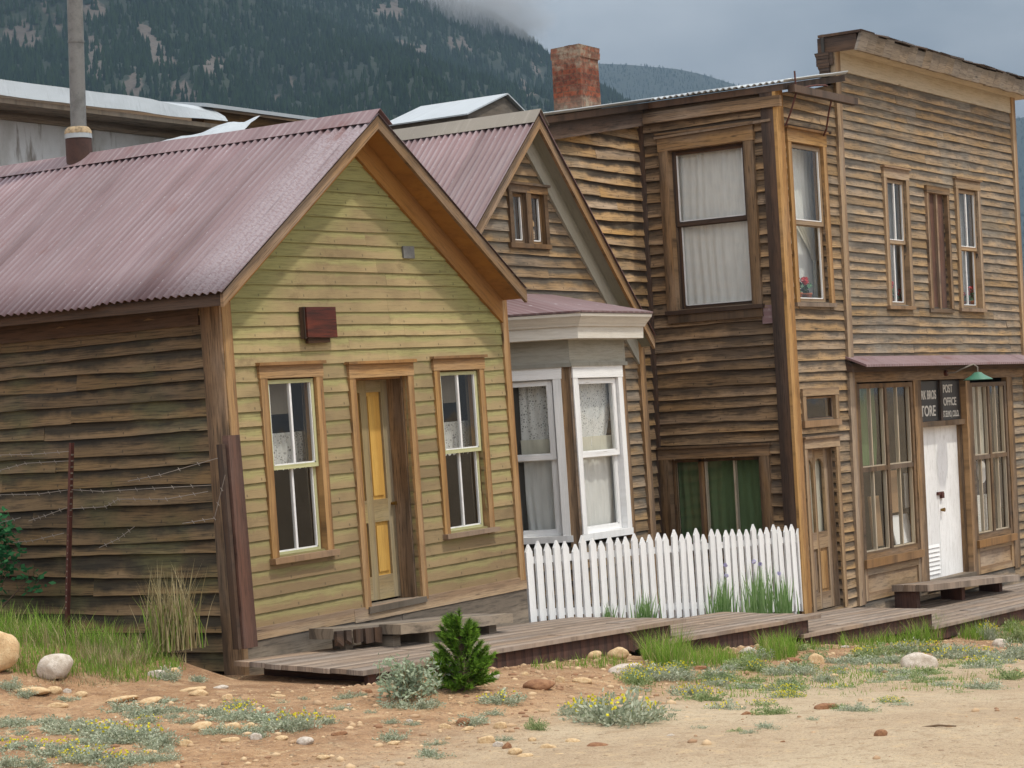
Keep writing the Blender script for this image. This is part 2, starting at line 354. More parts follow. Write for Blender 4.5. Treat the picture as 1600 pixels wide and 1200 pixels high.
def metal_roof(name, base, worn, dark, rough=.5, worn_amt=.6, xw=None, metal=0., crest=0.):
    """painted corrugated iron; uv.x metres along the ridge, uv.y metres down the slope"""
    k = NT(name); uv = k.uv(); sx = k.sep(uv); rn = k.rnd()
    st = k.noise(k.vscale(uv, 9., .35), 1., 5., .65); st2 = k.noise(k.vscale(uv, 26., .9), 1., 4., .6)
    big = k.noise(k.vscale(uv, .8, .45), 1., 4., .6); sp = k.noise(k.vscale(uv, 40., 40.), 1., 3., .6)
    c = k.mix(k.sm(big, .35, .65, 0, .8), base, tuple(x*.82 for x in base[:3]))
    w = k.math('MULTIPLY', k.sm(st, .50, .74), k.sm(big, .3, .6, .2, .7))
    if crest:
        crest_pale = k.math('MULTIPLY', k.sm(k.math('COSINE', k.math('MULTIPLY', sx[0], 2*math.pi/.082)), -.1, .9), k.sm(k.noise(k.vscale(uv, 5., 1.1), 1., 5., .65), .34, .62, .25, 1.))  # crest of every corrugation coloured paler than its valley
        w = k.math('MAXIMUM', w, k.math('MULTIPLY', crest_pale, crest*1.6))
    if xw is not None:
        w = k.math('MAXIMUM', w, k.math('MULTIPLY', k.sm(sx[0], xw+.75, xw+.25), k.sm(sp, .38, .55, .35, 1.)))
    c = k.mix(k.math('MULTIPLY', w, worn_amt), c, worn)
    c = k.mix(k.sm(st2, .55, .75, 0, .5), c, dark)
    if crest: c = k.mix(k.sm(k.noise(k.vscale(uv, 2.2, .25), 1., 3., .6), .5, .72, 0, .55), c, dark)
    c = k.mix(k.sm(sp, .66, .74, 0, .5), c, worn)
    if crest:
        nx = k.math('ABSOLUTE', k.math('SUBTRACT', k.math('FRACT', k.math('MULTIPLY', sx[0], 1/.246)), .0)); ny = k.math('ABSOLUTE', k.math('SUBTRACT', k.math('FRACT', k.math('MULTIPLY', k.math('ADD', sx[1], k.math('MULTIPLY', rn, .07)), 1/.72)), .5))
        c = k.mix(k.math('MULTIPLY', k.sm(nx, .10, .06), k.math('MULTIPLY', k.sm(ny, .022, .014), .8)), c, srgb(206, 202, 204))
        rp = k.noise(k.vscale(uv, 1.6, .9), 1., 6., .7); c = k.mix(k.sm(rp, .56, .70, 0, .6), c, srgb(118, 66, 58))
    br = k.math('ADD', .84, k.math('MULTIPLY', rn, .32))
    c = k.mix(1., c, k.n('ShaderNodeCombineColor', {0: br, 1: br, 2: br}).outputs[0], 'MULTIPLY')
    return k.finish(c, rough, sp, .1, .003, Metallic=metal)
M['mauve_roof'] = metal_roof('mauve_painted_iron', srgb(136, 108, 112), srgb(188, 182, 188), srgb(88, 56, 58), rough=.62, xw=11.33, worn_amt=.45, crest=.42)
M['mauve_roof2'] = metal_roof('faded_mauve_iron', srgb(138, 110, 112), srgb(188, 180, 182), srgb(86, 56, 57), rough=.6, worn_amt=.5, crest=.4)
M['galv'] = metal_roof('galvanised_sheet', srgb(196, 202, 206), srgb(228, 232, 236), srgb(140, 146, 148), rough=.42, metal=.25)
M['galv_old'] = metal_roof('old_galvanised_cap', srgb(150, 140, 126), srgb(214, 206, 194), srgb(100, 88, 76), rough=.5, metal=.2, worn_amt=.7)

def brick():
    k = NT('old_brick'); p = k.pos(); s = k.sep(p)
    v = k.n('ShaderNodeCombineXYZ', {0: k.math('ADD', s[0], s[1]), 1: s[2], 2: 0.}).outputs[0]
    b = k.n('ShaderNodeTexBrick', {'Vector': v, 'Color1': srgb(160, 84, 54), 'Color2': srgb(112, 58, 42), 'Mortar': srgb(118, 84, 64), 'Scale': 1., 'Mortar Size': .006, 'Brick Width': .2, 'Row Height': .068})
    n = k.noise(p, 7., 5., .6); n2 = k.noise(p, 22., 4., .6)
    c = k.mix(k.sm(n2, .42, .66, 0, .75), b.outputs[0], srgb(72, 44, 34))
    c = k.mix(k.sm(n, .5, .66, 0, .5), c, srgb(150, 118, 96))
    zt = k.sm(k.math('ADD', s[2], k.math('MULTIPLY', n, .3)), 5.98, 6.10); zb = k.sm(k.math('ADD', s[2], k.math('MULTIPLY', n, .35)), 5.70, 5.60)
    nm_ = k.sm(k.noise(p, 5., 5., .65), .47, .60)
    mort = k.math('MAXIMUM', k.math('MULTIPLY', zt, k.math('ADD', .15, k.math('MULTIPLY', nm_, .7))), k.math('MULTIPLY', zb, k.math('ADD', .35, k.math('MULTIPLY', nm_, .6))))
    c = k.mix(mort, c, k.mix(n2, srgb(198, 184, 160), srgb(120, 104, 88)))
    return k.finish(c, .9, n2, .6, .02)
M['brick'] = brick()
def stucco():
    k = NT('flaking_limewash'); p = k.pos()
    n = k.noise(k.vscale(p, 1.2, 1.2, .7), 1., 6., .65); n2 = k.noise(k.vscale(p, 3., 3., .5), 1., 5., .65)
    c = k.mix(k.sm(n, .42, .6), srgb(232, 232, 230), srgb(206, 204, 198))
    c = k.mix(k.sm(n2, .52, .62, 0, .8), c, srgb(122, 108, 92)); c = k.mix(k.sm(n2, .64, .7, 0, .8), c, srgb(126, 92, 60))
    return k.finish(c, .9, n2, .4, .02)
M['stucco'] = stucco()

def ground_mat():
    k = NT('sandy_earth'); p = k.pos(); s = k.sep(p)
    n1 = k.noise(p, .45, 5., .6); n2 = k.noise(p, 2.2, 6., .65); n3 = k.noise(p, 16., 5., .65); n4 = k.noise(p, 60., 3., .6)
    earth = k.mix(k.sm(n1, .35, .65), srgb(190, 148, 106), srgb(160, 120, 84))
    earth = k.mix(k.sm(n2, .42, .66, 0, .7), earth, srgb(206, 166, 126)); earth = k.mix(k.sm(n3, .5, .7, 0, .55), earth, srgb(132, 92, 62))
    road = k.mix(k.sm(n1, .35, .65), srgb(212, 190, 158), srgb(196, 170, 138)); road = k.mix(k.sm(n3, .52, .72, 0, .4), road, srgb(160, 132, 102))
    yy = k.math('SUBTRACT', s[1], k.math('MULTIPLY', k.math('SUBTRACT', s[0], 14.), .06))
    yy = k.math('ADD', yy, k.math('MULTIPLY', k.math('SUBTRACT', n2, .5), 1.4))
    f = k.sm(yy, 8.2, 6.9)
    c = k.mix(f, earth, road)
    c = k.mix(k.sm(n4, .58, .7, 0, .6), c, srgb(214, 194, 166)); c = k.mix(k.sm(n4, .42, .32, 0, .6), c, srgb(120, 86, 62))
    n5 = k.noise(p, 6., 6., .7); c = k.mix(k.sm(n5, .50, .68, 0, .55), c, k.mix(f, srgb(128, 92, 62), srgb(168, 138, 104)))
    c = k.mix(k.sm(n5, .46, .34, 0, .5), c, srgb(226, 194, 150))
    vo = k.n('ShaderNodeTexVoronoi', {'Vector': k.vscale(p, 1., 1., .3), 'Scale': 17.}, feature='F1'); ds = vo.outputs['Distance']; cs = k.sep(vo.outputs['Color'])
    st = k.math('MULTIPLY', k.sm(ds, .30, .22), k.sm(k.math('ADD', cs[0], k.math('MULTIPLY', f, -.25)), .62, .66))
    c = k.mix(k.math('MULTIPLY', st, .8), c, k.mix(cs[1], srgb(218, 190, 150), srgb(150, 112, 80)))
    h = k.math('ADD', k.math('ADD', k.math('MULTIPLY', n3, .5), k.math('MULTIPLY', n4, .3)), k.math('ADD', k.math('MULTIPLY', n5, .9), k.math('MULTIPLY', st, .5)))
    return k.finish(c, .95, h, 1., .06)
M['ground'] = ground_mat()
def rock(name, a, b):
    k = NT(name); p = k.n('ShaderNodeTexCoord').outputs['Object']
    n = k.noise(p, 6., 6., .65); n2 = k.noise(p, 40., 4., .6)
    c = k.mix(k.sm(n, .35, .65), a, b); c = k.mix(k.sm(n2, .55, .72, 0, .6), c, tuple(x*.45 for x in b[:3]))
    return k.finish(c, .9, n2, .5, .02)
M['rock_tan'] = rock('tan_stone', srgb(242, 212, 166), srgb(216, 178, 132)); M['rock_pale'] = rock('pale_stone', srgb(236, 224, 210), srgb(204, 188, 170)); M['rock_red'] = rock('red_brown_stone', srgb(176, 130, 92), srgb(146, 100, 70))
def foliage(name, a, b, c3=None, tl=.25):
    a, b, c3 = [tuple(x*.84 for x in q[:3])+(1,) if q else None for q in (a, b, c3)]
    k = NT(name); rn = k.rnd(); c = k.mix(rn, a, b)
    if c3: c = k.mix(k.sm(rn, .8, .9), c, c3)
    d = k.n('ShaderNodeBsdfDiffuse', {'Color': c}); t = k.n('ShaderNodeBsdfTranslucent', {'Color': c})
    s = k.n('ShaderNodeMixShader', {0: tl, 1: d.outputs[0], 2: t.outputs[0]}); k.n('ShaderNodeOutputMaterial', {0: s.outputs[0]}); return k.mat
M['sage'] = foliage('sage_leaf', (.28, .33, .21, 1), (.66, .69, .53, 1))
M['sage_green'] = foliage('green_sage_leaf', (.20, .28, .10, 1), (.50, .57, .30, 1))
M['sage_tall'] = foliage('tall_sage_leaf', (.22, .28, .17, 1), (.46, .52, .37, 1))
M['flower'] = foliage('yellow_flower', (.80, .68, .04, 1), (.92, .84, .08, 1))
M['grass'] = foliage('grass_blade', (.14, .28, .035, 1), (.33, .48, .09, 1), (.48, .42, .20, 1), .4)
M['dry_grass'] = foliage('dry_grass_blade', (.32, .26, .13, 1), (.52, .44, .26, 1), None, .3)
M['iris'] = foliage('iris_blade', (.16, .30, .09, 1), (.38, .54, .24, 1), None, .4)
M['iris_flower'] = foliage('iris_petal', (.5, .46, .75, 1), (.7, .66, .85, 1))
M['pine'] = foliage('pine_needles', (.07, .18, .02, 1), (.30, .50, .07, 1), None, .4)
M['bush'] = foliage('bush_leaf', (.03, .13, .05, 1), (.08, .25, .10, 1))
M['bark'] = plain('bark', (.16, .11, .08, 1), .9)

# ------------------------------------------------------------------ builders
def siding(mb, fr, lo, hi, left, right, exp, openings=(), wob=.012, proud=.022, seed=1, warp=.3, back=-.05, jit=.07):
    """clapboards: each course slants outward to a lip; left(v)/right(v) give the wall's outline; openings (u0,u1,v0,v1) are cut out"""
    rr = random.Random(seed)
    edges = [lo]
    while edges[-1] < hi-1e-4:
        e = edges[-1]+exp*rr.uniform(1-jit, 1+jit)
        edges.append(min(e, hi) if hi-e > exp*.35 else hi)
    def wv(i, u):
        if i == 0: return 0
        return mnoise.noise(Vector((u*.55, i*7.3, seed*3.7)))*wob+mnoise.noise(Vector((u*2.6, i*5.1, seed*1.7)))*wob*.25+mnoise.noise(Vector((u*9., i*3.3, seed*2.9)))*wob*.14
    for i in range(len(edges)-1):
        a, b = edges[i], edges[i+1]
        segs = [(left(a), right(a), left(b), right(b), a, b)]
        ops = [o for o in openings if o[2] < b-.004 and o[3] > a+.004]
        pieces = []
        cur = [(None, None)]
        L, Rr = (left((a+b)/2), right((a+b)/2))
        if Rr-L < .03: continue
        cuts = sorted(ops)
        x = None
        for o in cuts:
            pieces.append((x, o[0], a, b))
            if o[2] > a+.012: pieces.append((o[0], o[1], a, o[2]))
            if o[3] < b-.012: pieces.append((o[0], o[1], o[3], b))
            x = o[1]
        pieces.append((x, None, a, b))
        out = []
        for (p0, p1, va, vb) in pieces:
            A0 = left(va) if p0 is None else p0; A1 = left(vb) if p0 is None else p0
            B0 = right(va) if p1 is None else p1; B1 = right(vb) if p1 is None else p1
            if max(B0-A0, B1-A1) < .03: continue
            # butt joints
            js = []; x = min(A0, A1)+rr.uniform(1.2, 3.6)
            while x < max(B0, B1)-.5: js.append(x); x += rr.uniform(1.6, 3.8)
            st = [(A0, A1)]+[(j, j) for j in js]+[(B0, B1)]
            for q in range(len(st)-1):
                g = .0015 if q else 0
                out.append((st[q][0]+g, st[q][1]+g, st[q+1][0], st[q+1][1], va, vb))
        for (a0, a1, b0, b1, va, vb) in out:
            tl0, tl1 = (rr.uniform(-1, 1)*exp*.05, rr.uniform(-1, 1)*exp*.05) if va == a and i else (0, 0)
            n = max(1, int((max(b0, b1)-min(a0, a1))/.14)); rn = rr.random(); off = rr.random()*40; ws = rr.random()*99
            V = []; U = []
            lift = warp*rr.random()
            bk = back-rr.uniform(0, .004)
            for s_ in range(n+1):
                t = s_/n; ub = a0+(b0-a0)*t; ut = a1+(b1-a1)*t
                wb = wv(i, ub)+tl0+(tl1-tl0)*t if va == a else 0; wt = wv(i+1, ut) if vb == b and i+1 < len(edges)-1 else 0
                pr = proud*(1+lift*(mnoise.noise(Vector((ub*1.3, ws, 0)))+.4*mnoise.noise(Vector((ub*7, ws, 4)))))+.004*lift
                V += [fr(ub, va+wb, bk), fr(ub, va+wb, pr), fr(ut, vb+wt+.016, .003), fr(ut, vb+wt+.016, bk)]
                U += [(off+ub, .0), (off+ub, .02), (off+ut, 1.), (off+ut, 1.)]
            F = []
            for s_ in range(n):
                q = s_*4
                for k in range(4): F.append((q+k, q+(k+1) % 4, q+4+(k+1) % 4, q+4+k))
            F.append((0, 3, 2, 1)); q = n*4; F.append((q, q+1, q+2, q+3))
            mb.poly(V, F, U, rn)

def corrugated(mb, A, B, C, D, nrm, pitch=.082, amp=.0125, rows=5, sheet=.66, ub=0., wobble=.006, seed=3, flip=False):
    """A-B along the ridge, C-D along the eave (C under A)"""
    A, B, C, D = map(Vector, (A, B, C, D)); nrm = Vector(nrm).normalized()
    L = (B-A).length; S = (C-A).length; n = int(L/pitch*8); rr = random.Random(seed)
    b = len(mb.v)
    sh = [rr.random() for _ in range(int(L/sheet)+3)]; shd = [rr.uniform(-.025, .02) for _ in sh]
    for j in range(rows+1):
        for i in range(n+1):
            s = i/n; t = j/rows
            h = amp*math.cos(2*math.pi*(ub+s*L)/pitch)
            h += wobble*mnoise.noise(Vector((s*L*.8, t*3, seed)))
            k = int(s*L/sheet)
            p = A.lerp(B, s).lerp(C.lerp(D, s), t)
            if j == rows: p = p+(C-A).normalized()*shd[k]
            h += .0035*(k % 2)
            mb.v.append(tuple(p+nrm*h))
    for j in range(rows):
        for i in range(n):
            q = b+j*(n+1)+i; f = (q, q+1, q+n+2, q+n+1); mb.f.append(f[::-1] if flip else f)
            for c in f[::-1] if flip else f:
                ii = (c-b) % (n+1); jj = (c-b)//(n+1); mb.uv.append((ub+ii/n*L, jj/rows*S))
            mb.r.append(sh[int(i/n*L/sheet)]); mb.mi.append(0); mb.sm.append(True)

def curtain(parent, fr, u0, u1, v0, v1, w, mat, folds=7, amp=.018, name='curtain', gather=None, hem=0., seed=0, k=0.):
    """hanging cloth; gather(t) -> (left, right) fractions of the width at height fraction t (0 top)"""
    sh_ = k*abs(w); u0 += sh_; u1 += sh_
    mb = MB(); n = folds*8; rows = 10; V = []; U = []
    for j in range(rows+1):
        t = j/rows; g = gather(t) if gather else (0, 1)
        for i in range(n+1):
            s = i/n; x = g[0]+(g[1]-g[0])*s
            a = amp*(.75+1.2*mnoise.noise(Vector((s*5, t*1.5, seed))))
            V.append(fr(u0+(u1-u0)*x, v1+(v0-v1)*t+(hem*math.sin(s*folds*6.28) if j == rows else 0), w+a*math.sin(s*folds*2*math.pi+3.5*mnoise.noise(Vector((t*1.2, s*3, seed+5))))))
            U.append(((u1-u0)*s, (v1-v0)*(1-t)))
    F = [(j*(n+1)+i, j*(n+1)+i+1, (j+1)*(n+1)+i+1, (j+1)*(n+1)+i) for j in range(rows) for i in range(n)]
    mb.poly(V, F, U, .5, 0, True)
    return mb.build(name, mat, parent, recalc=False)

def window(parent, fr, u0, u1, v0, v1, casing, sash, cas=.1, head=.12, cols=2, rail=.5, sillp=.06, recess=.05, mun=None, dep=.16, cap=True, sillm=None, sill_h=.05, stile=.042, label=None, mw=.022, name='window', apron=0, th=.032):
    """double-hung window in the opening u0..u1, v0..v1; the casing frames it outside"""
    mun = mun or sash; J = .003
    c = MB()
    c.box(fr, u0-cas, u0, v0, v1, -.03, th, j=J); c.box(fr, u1, u1+cas, v0, v1, -.03, th, j=J)
    c.box(fr, u0-cas-.01, u1+cas+.01, v1, v1+head, -.03, th+.004, j=J)
    if cap: c.box(fr, u0-cas-.03, u1+cas+.03, v1+head, v1+head+.025, -.03, th+.03, j=J)
    if apron: c.box(fr, u0-cas, u1+cas, v0-sill_h-apron, v0-sill_h, -.03, th, j=J)
    # reveals
    for a in ((u0, u0+.012, v0, v1), (u1-.012, u1, v0, v1), (u0+.012, u1-.012, v1-.012, v1)):
        c.box(fr, a[0], a[1], a[2], a[3], -dep, -.031)
    w = c.build(name, casing, parent)
    if label: w['label'] = label
    s = MB(); s.box(fr, u0-cas-.02, u1+cas+.02, v0-sill_h, v0, -dep, sillp, j=J); s.build('sill', sillm or casing, w)
    s = MB(); g = MB(); vm = v0+(v1-v0)*rail
    a0, a1 = u0+.014, u1-.014
    for (b0, b1, ws) in (((vm-.02, v1-.014, -recess), (v0+.002, vm+.02, -recess-.036)) if rail > 0 else ((v0+.002, v1-.014, -recess),)):
        e, f = ws-.032, ws
        s.box(fr, a0, a0+stile, b0, b1, e, f); s.box(fr, a1-stile, a1, b0, b1, e, f)
        s.box(fr, a0+stile, a1-stile, b0, b0+stile*1.1, e, f); s.box(fr, a0+stile, a1-stile, b1-stile, b1, e, f)
        g.face([fr(a0+stile, b0+stile, ws-.016), fr(a1-stile, b0+stile, ws-.016), fr(a1-stile, b1-stile, ws-.016), fr(a0+stile, b1-stile, ws-.016)])
        for q in range(1, cols):
            x = a0+stile+(a1-a0-2*stile)*q/cols
            s.box(fr, x-mw/2, x+mw/2, b0+stile*1.1, b1-stile, e+.004, f-.003, mi=1)
        # light beads along the glass
        for (p0, p1, q0, q1) in ((a0+stile, a0+stile+.012, b0+stile*1.1, b1-stile), (a1-stile-.012, a1-stile, b0+stile*1.1, b1-stile), (a0+stile, a1-stile, b0+stile*1.1, b0+stile*1.1+.012)):
            s.box(fr, p0, p1, q0, q1, e+.003, f-.006, mi=1)
    s.build('sash', [sash, mun], w); g.build('pane', M['glass'], w, recalc=False)
    return w

def shell(parent, X0, X1, Y0, Y1, Z0, Z1, left=True, back=True, right=True, top=None, front=None, name='rear_wall'):
    mb = MB(); fr = lambda x, y, z: Vector((x, y, z)); t = .08
    if left: mb.box(fr, X0, X0+t, Y0, Y1, Z0, Z1)
    if right: mb.box(fr, X1-t, X1, Y0, Y1, Z0, Z1)
    if back: mb.box(fr, X0+t, X1-t, Y1-t, Y1, Z0, Z1)
    mb.box(fr, X0+t, X1-t, Y0, Y1-t, Z0, Z0+.05)
    if top is not None: mb.box(fr, X0+.1, X1-.1, Y0+.1, Y1-.1, top, top+.03)
    return mb.build(name, M['interior'], parent)

I3 = lambda x, y, z: Vector((x, y, z))

# ================================================================== CABIN
YC = 11.6
cab = thing('timber_cabin', 'small olive painted clapboard cabin with orange trim and a mauve corrugated iron roof', 'cabin', (15.8, 14.8, -.1))
FC = lambda u, v, w: Vector((u-.025*v, YC-w, v+.012*(u-13.75)))
FS = lambda u, v, w: Vector((13.74-.025*v-w, u, v-.004*(u-11.6)))
RX, RZ = 15.57, 4.385          # ridge of the roof
EL, EZL = 13.38, 2.815; ER, EZR = 17.82, 2.905
ru = RX+.025*4.2
sl = (RZ-EZL)/(RX-EL); sr = (RZ-EZR)/(ER-RX)
def cab_left(v): return max(13.75, ru-(4.21-v)/sl)
def cab_right(v): return min(17.93, ru+(4.21-v)/sr+.06)
w1 = (14.24, 14.895, .62, 2.10); w2 = (16.735, 17.39, .60, 2.10); dr = (15.445, 16.225, .06, 2.07)
mb = MB(); siding(mb, FC, .07, 4.2, cab_left, cab_right, .117, [w1, w2, dr], wob=.008, proud=.016, seed=2, warp=.35)
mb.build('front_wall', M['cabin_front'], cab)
mb = MB(); siding(mb, FS, -.25, 2.86, lambda v: 11.62, lambda v: 18.2, .142, wob=.026, proud=.030, seed=5, warp=1.4, jit=.2)
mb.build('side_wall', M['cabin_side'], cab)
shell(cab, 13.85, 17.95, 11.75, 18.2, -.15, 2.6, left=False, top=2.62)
mb = MB()   # skirt of two wide boards
mb.box(FC, 13.72, 15.2, -.02, .085, -.02, .03, j=.004); mb.box(FC, 15.2, 17.96, -.04, .08, -.02, .034, j=.004); mb.split('sill_board', M['tan_trim'], cab); mb = MB()
mb.box(FC, 13.72, 15.9, -.32, -.025, -.02, .022, j=.004); mb.box(FC, 15.9, 17.96, -.42, -.045, -.02, .026, j=.004)
mb.split('skirt_board', M['grey_board'], cab)
mb = MB(); mb.box(FC, 13.72, 13.835, -.05, 2.78, -.02, .036, j=.004); mb.box(FC, 17.85, 17.95, .05, 2.78, -.02, .034, j=.003); mb.split('corner_board', M['orange_trim'], cab)
mb = MB(); mb.box(FS, 11.57, 11.78, -.28, 2.74, -.02, .045, j=.006); o = mb.build('corner_board', M['brown_trim'], cab); o['label'] = 'wide dark brown corner board'
mb = MB(); mb.box(FS, 11.8, 18.2, 2.56, 2.74, -.02, .04, j=.006); mb.build('frieze_board', M['dark_trim'], cab)
mb = MB()   # frieze under the right and left rakes
def rake_pt(t, X0, Z0, X1, Z1, Y, dz=0): return Vector((X0+(X1-X0)*t, Y, Z0+(Z1-Z0)*t+dz))
mb = MB()
for (X1, Z1, k) in ((EL+.1, EZL+.07, 0), (ER, EZR, 1)):
    mb.hexa([rake_pt(t, RX, RZ, X1, Z1, y, dz) for t in (.0, .985 if k else .87) for y in (YC-.042, YC+.03) for dz in (-.345, -.11)], uvax=0)
mb.split('frieze_board', M['ochre_soffit'], cab)
mb = MB()   # soffit
for (X1, Z1) in ((EL+.02, EZL), (ER, EZR)):
    mb.hexa([rake_pt(t, RX, RZ, X1, Z1, y, dz) for t in (0, 1) for y in (YC-.27, YC+6.5) for dz in (-.105, -.03)], uvax=0)
mb.split('soffit', M['ochre_soffit'], cab)
mb = MB()   # rake boards
for (X1, Z1) in ((EL-.01, EZL-.01), (ER+.01, EZR-.01)):
    mb.hexa([rake_pt(t, RX, RZ, X1, Z1, y, dz) for t in (0, 1) for y in (YC-.30, YC-.268) for dz in (-.135, -.022)], uvax=0)
mb.split('rake_board', M['brown_trim'], cab)
mb = MB(); mb.box(I3, EL-.005, EL+.03, 11.34, 18.2, EZL-.13, EZL-.03); mb.build('fascia_board', M['dark_trim'], cab)
mb = MB(); corrugated(mb, (RX, 11.29, RZ), (RX, 18.4, RZ), (EL-.06, 11.29, EZL-.04), (EL-.06, 18.4, EZL-.04), (-sl, 0, 1), seed=4, ub=11.29)
mb2 = mb
corrugated(mb, (RX, 11.29, RZ), (RX, 18.4, RZ), (ER+.03, 11.29, EZR-.02), (ER+.03, 18.4, EZR-.02), (sr, 0, 1), seed=9, ub=11.29, flip=True)
roof = mb.build('roof', M['mauve_roof'], cab, recalc=False, solid=.003)
mb = MB()
n = 30
for k in range(n):
    y0, y1 = 11.27+7.1*k/n, 11.27+7.1*(k+1)/n
    h0, h1 = (.008*mnoise.noise(Vector((y*.9, 1, 1))) for y in (y0, y1))
    for sg, s_ in ((-1, sl), (1, sr)):
        mb.face([(RX, y0, RZ+.035+h0), (RX, y1, RZ+.035+h1), (RX+sg*.17, y1, RZ+.022-.17*s_+h1), (RX+sg*.17, y0, RZ+.022-.17*s_+h0)], [(y0, 0), (y1, 0), (y1, .2), (y0, .2)], .4)
mb.build('ridge_cap', M['mauve_roof2'], roof, recalc=False, solid=.004)
# flue
fp = onX(126, 238, RX); fy = fp.y
mb = MB(); top = onX(117, -60, RX)
lean = (top-fp); pts = [Vector((RX-.02, fy, 4.35)), Vector((RX-.02, fy, 4.35))+lean*.15, Vector((RX-.02, fy, 4.35))+lean*.56]
pts = [Vector((RX-.02, fy, 4.35))+lean*t for t in (0, .2, .4, .6, .8, 1.05)]
mb.tube(pts, .075, 18)
for t in (.62,): mb.tube([pts[0]+lean*t, pts[0]+lean*(t+.012)], .079, 18)
fl = mb.build('flue_pipe', M['pipe'], cab)
mb = MB(); mb.tube([(RX-.02, fy, 4.25), (RX-.02, fy, 4.60)], .125, 18); mb.build('collar', M['rustcollar'], fl)
mb = MB(); mb.tube([(RX-.02, fy, 4.565), (RX-.02, fy, 4.615)], [.131, .129], 18); mb.build('collar_band', M['galv'], fl)
mb = MB(); mb.lathe((RX-.02, fy, 4.61), [(.131, 0), (.127, .035), (.10, .065), (.07, .07)], 18); mb.build('foam_seal', M['foam'], fl)
# windows and door
for (wn, dd) in ((w1, 0), (w2, 1)):
    w = window(cab, FC, *wn, M['orange_trim'], M['olive_sash'], cas=.088, head=.11, cols=2, mun=M['white_paint'], recess=-.004, sill_h=.045, sillp=.075, sillm=M['tan_trim'], mw=.024, stile=.032, dep=.10)
    curtain(w, FC, wn[0]+.02, wn[1]-.02, wn[2]+.72, wn[2]+1.02, -.25, M['lace'], 8, .012, 'lace_curtain', gather=lambda t: (.0, 1), hem=.02, seed=3+dd, k=1.3)
    curtain(w, FC, wn[1]-.13, wn[1]-.01, wn[2]+.02, wn[3]-.02, -.15, M['drab_curtain'], 4, .015, 'side_curtain', seed=9+dd, k=1.)
    curtain(w, FC, wn[0]-.05, wn[0]+.3, wn[3]-.30, wn[3]-.02, -.16, M['drab_curtain'], 2, .003, 'roller_blind', seed=1, k=1.3)
mb = MB()
u0, u1, v0, v1 = dr; RC = .19
mb.box(FC, u0-.085, u0, .06, v1, -.03, .034, j=.003); mb.box(FC, u1, u1+.085, .05, v1, -.03, .034, j=.003)
mb.box(FC, u0-.095, u1+.095, v1, v1+.12, -.03, .04, j=.003); mb.box(FC, u0-.12, u1+.12, v1+.12, v1+.145, -.03, .065, j=.003)
mb.box(FC, u0, u0+.02, .06, v1, -RC-.04, -.031); mb.box(FC, u0+.02, u1-.02, v1-.02, v1, -RC-.04, -.031)
mb.build('door_frame', M['orange_trim'], cab)
mb = MB(); mb.box(FC, u1-.025, u1, .06, v1, -RC-.04, -.031); o = mb.build('door_jamb', M['brown_trim'], cab)
mb = MB(); mb.box(FC, u0-.05, u1+.04, .02, .07, -RC-.04, .05, j=.006); mb.build('threshold', M['grey_board'], cab)
mb = MB(); W0, W1 = -RC-.04, -RC
x0, x1 = u0+.022, u1-.027; xm = (x0+x1)/2
for a in ((x0, x0+.1), (xm-.05, xm+.05), (x1-.1, x1)): mb.box(FC, a[0], a[1], .09, v1-.022, W0, W1)
for b in ((.09, .30), (.78, .98), (v1-.13, v1-.022)):
    mb.box(FC, x0+.1, xm-.05, b[0], b[1], W0, W1); mb.box(FC, xm+.05, x1-.1, b[0], b[1], W0, W1)
door = mb.build('door', M['door_sage'], cab)
for a in ((x0+.1, xm-.05), (xm+.05, x1-.1)):
    for b in ((.30, .78), (.98, v1-.13)):
        q = MB(); q.box(FC, a[0], a[1], b[0], b[1], W0+.005, W1-.022); q.box(FC, a[0]+.03, a[1]-.03, b[0]+.035, b[1]-.035, W1-.022, W1-.010); q.build('door_panel', M['door_orange'], door)
q = MB(); q.tube([FC(x1-.05, .93, W1-.005), FC(x1-.05, .93, W1+.05)], [.012, .02], 10); q.build('door_knob', M['brass'], door)
# tin patch on the gable
mb = MB(); mb.box(FC, 16.30, 16.47, 3.13, 3.24, .012, .030); mb.build('tin_patch', M['pipe'], cab)

# plaque and props on the cabin
pq = thing('wooden_plaque', 'blank dark red wooden plaque hung on the olive gable above the door', 'plaque', FC(14.95, 2.42, .07))
mb = MB(); mb.box(FC, 14.755, 15.165, 2.43, 2.69, .03, .085, j=.004); mb.build('board', M['plaque'], pq)
mb = MB(); mb.box(FC, 14.80, 15.10, 2.385, 2.43, .02, .05, j=.003); mb.box(FC, 14.74, 14.76, 2.42, 2.69, .02, .07); mb.build('backing_batten', M['dark_trim'], pq)
pl = thing('leaning_plank', 'split reddish plank standing on end against the cabin corner', 'plank', (13.66, 11.5, -.1))
mb = MB()
b0 = onY(388, 1012, 11.47); t0 = onY(361, 680, 11.50)
mb.hexa([b0.lerp(t0, t)+Vector((dx*(1-.15*t), dy, 0)) for t in (0, 1) for dx in (-.085, .085) for dy in (-.03, .03)], uvax=0)
mb.build('plank', M['red_timber'], pl)
mb = MB(); mb.hexa([b0.lerp(t0, t)+Vector((dx, dy, 0)) for t in (.0, .96) for dx in (-.13, -.092) for dy in (-.01, .05)], uvax=0); mb.build('splinter', M['dark_trim'], pl)
mb = MB(); V = []; U = []
for j in range(7):
    for i in range(25):
        y = 13.05+1.55*i/24; t = j/6
        hh = (.26-.13*i/24)*(.9+.16*mnoise.noise(Vector((y*3, 2, 0))))
        V.append((RX+.12+.42*t+.02*mnoise.noise(Vector((y*4, t*3, 1))), y, 4.37+hh*1.05*t+.02*mnoise.noise(Vector((y*6, t*5, 7))))); U.append((y, t*.3))
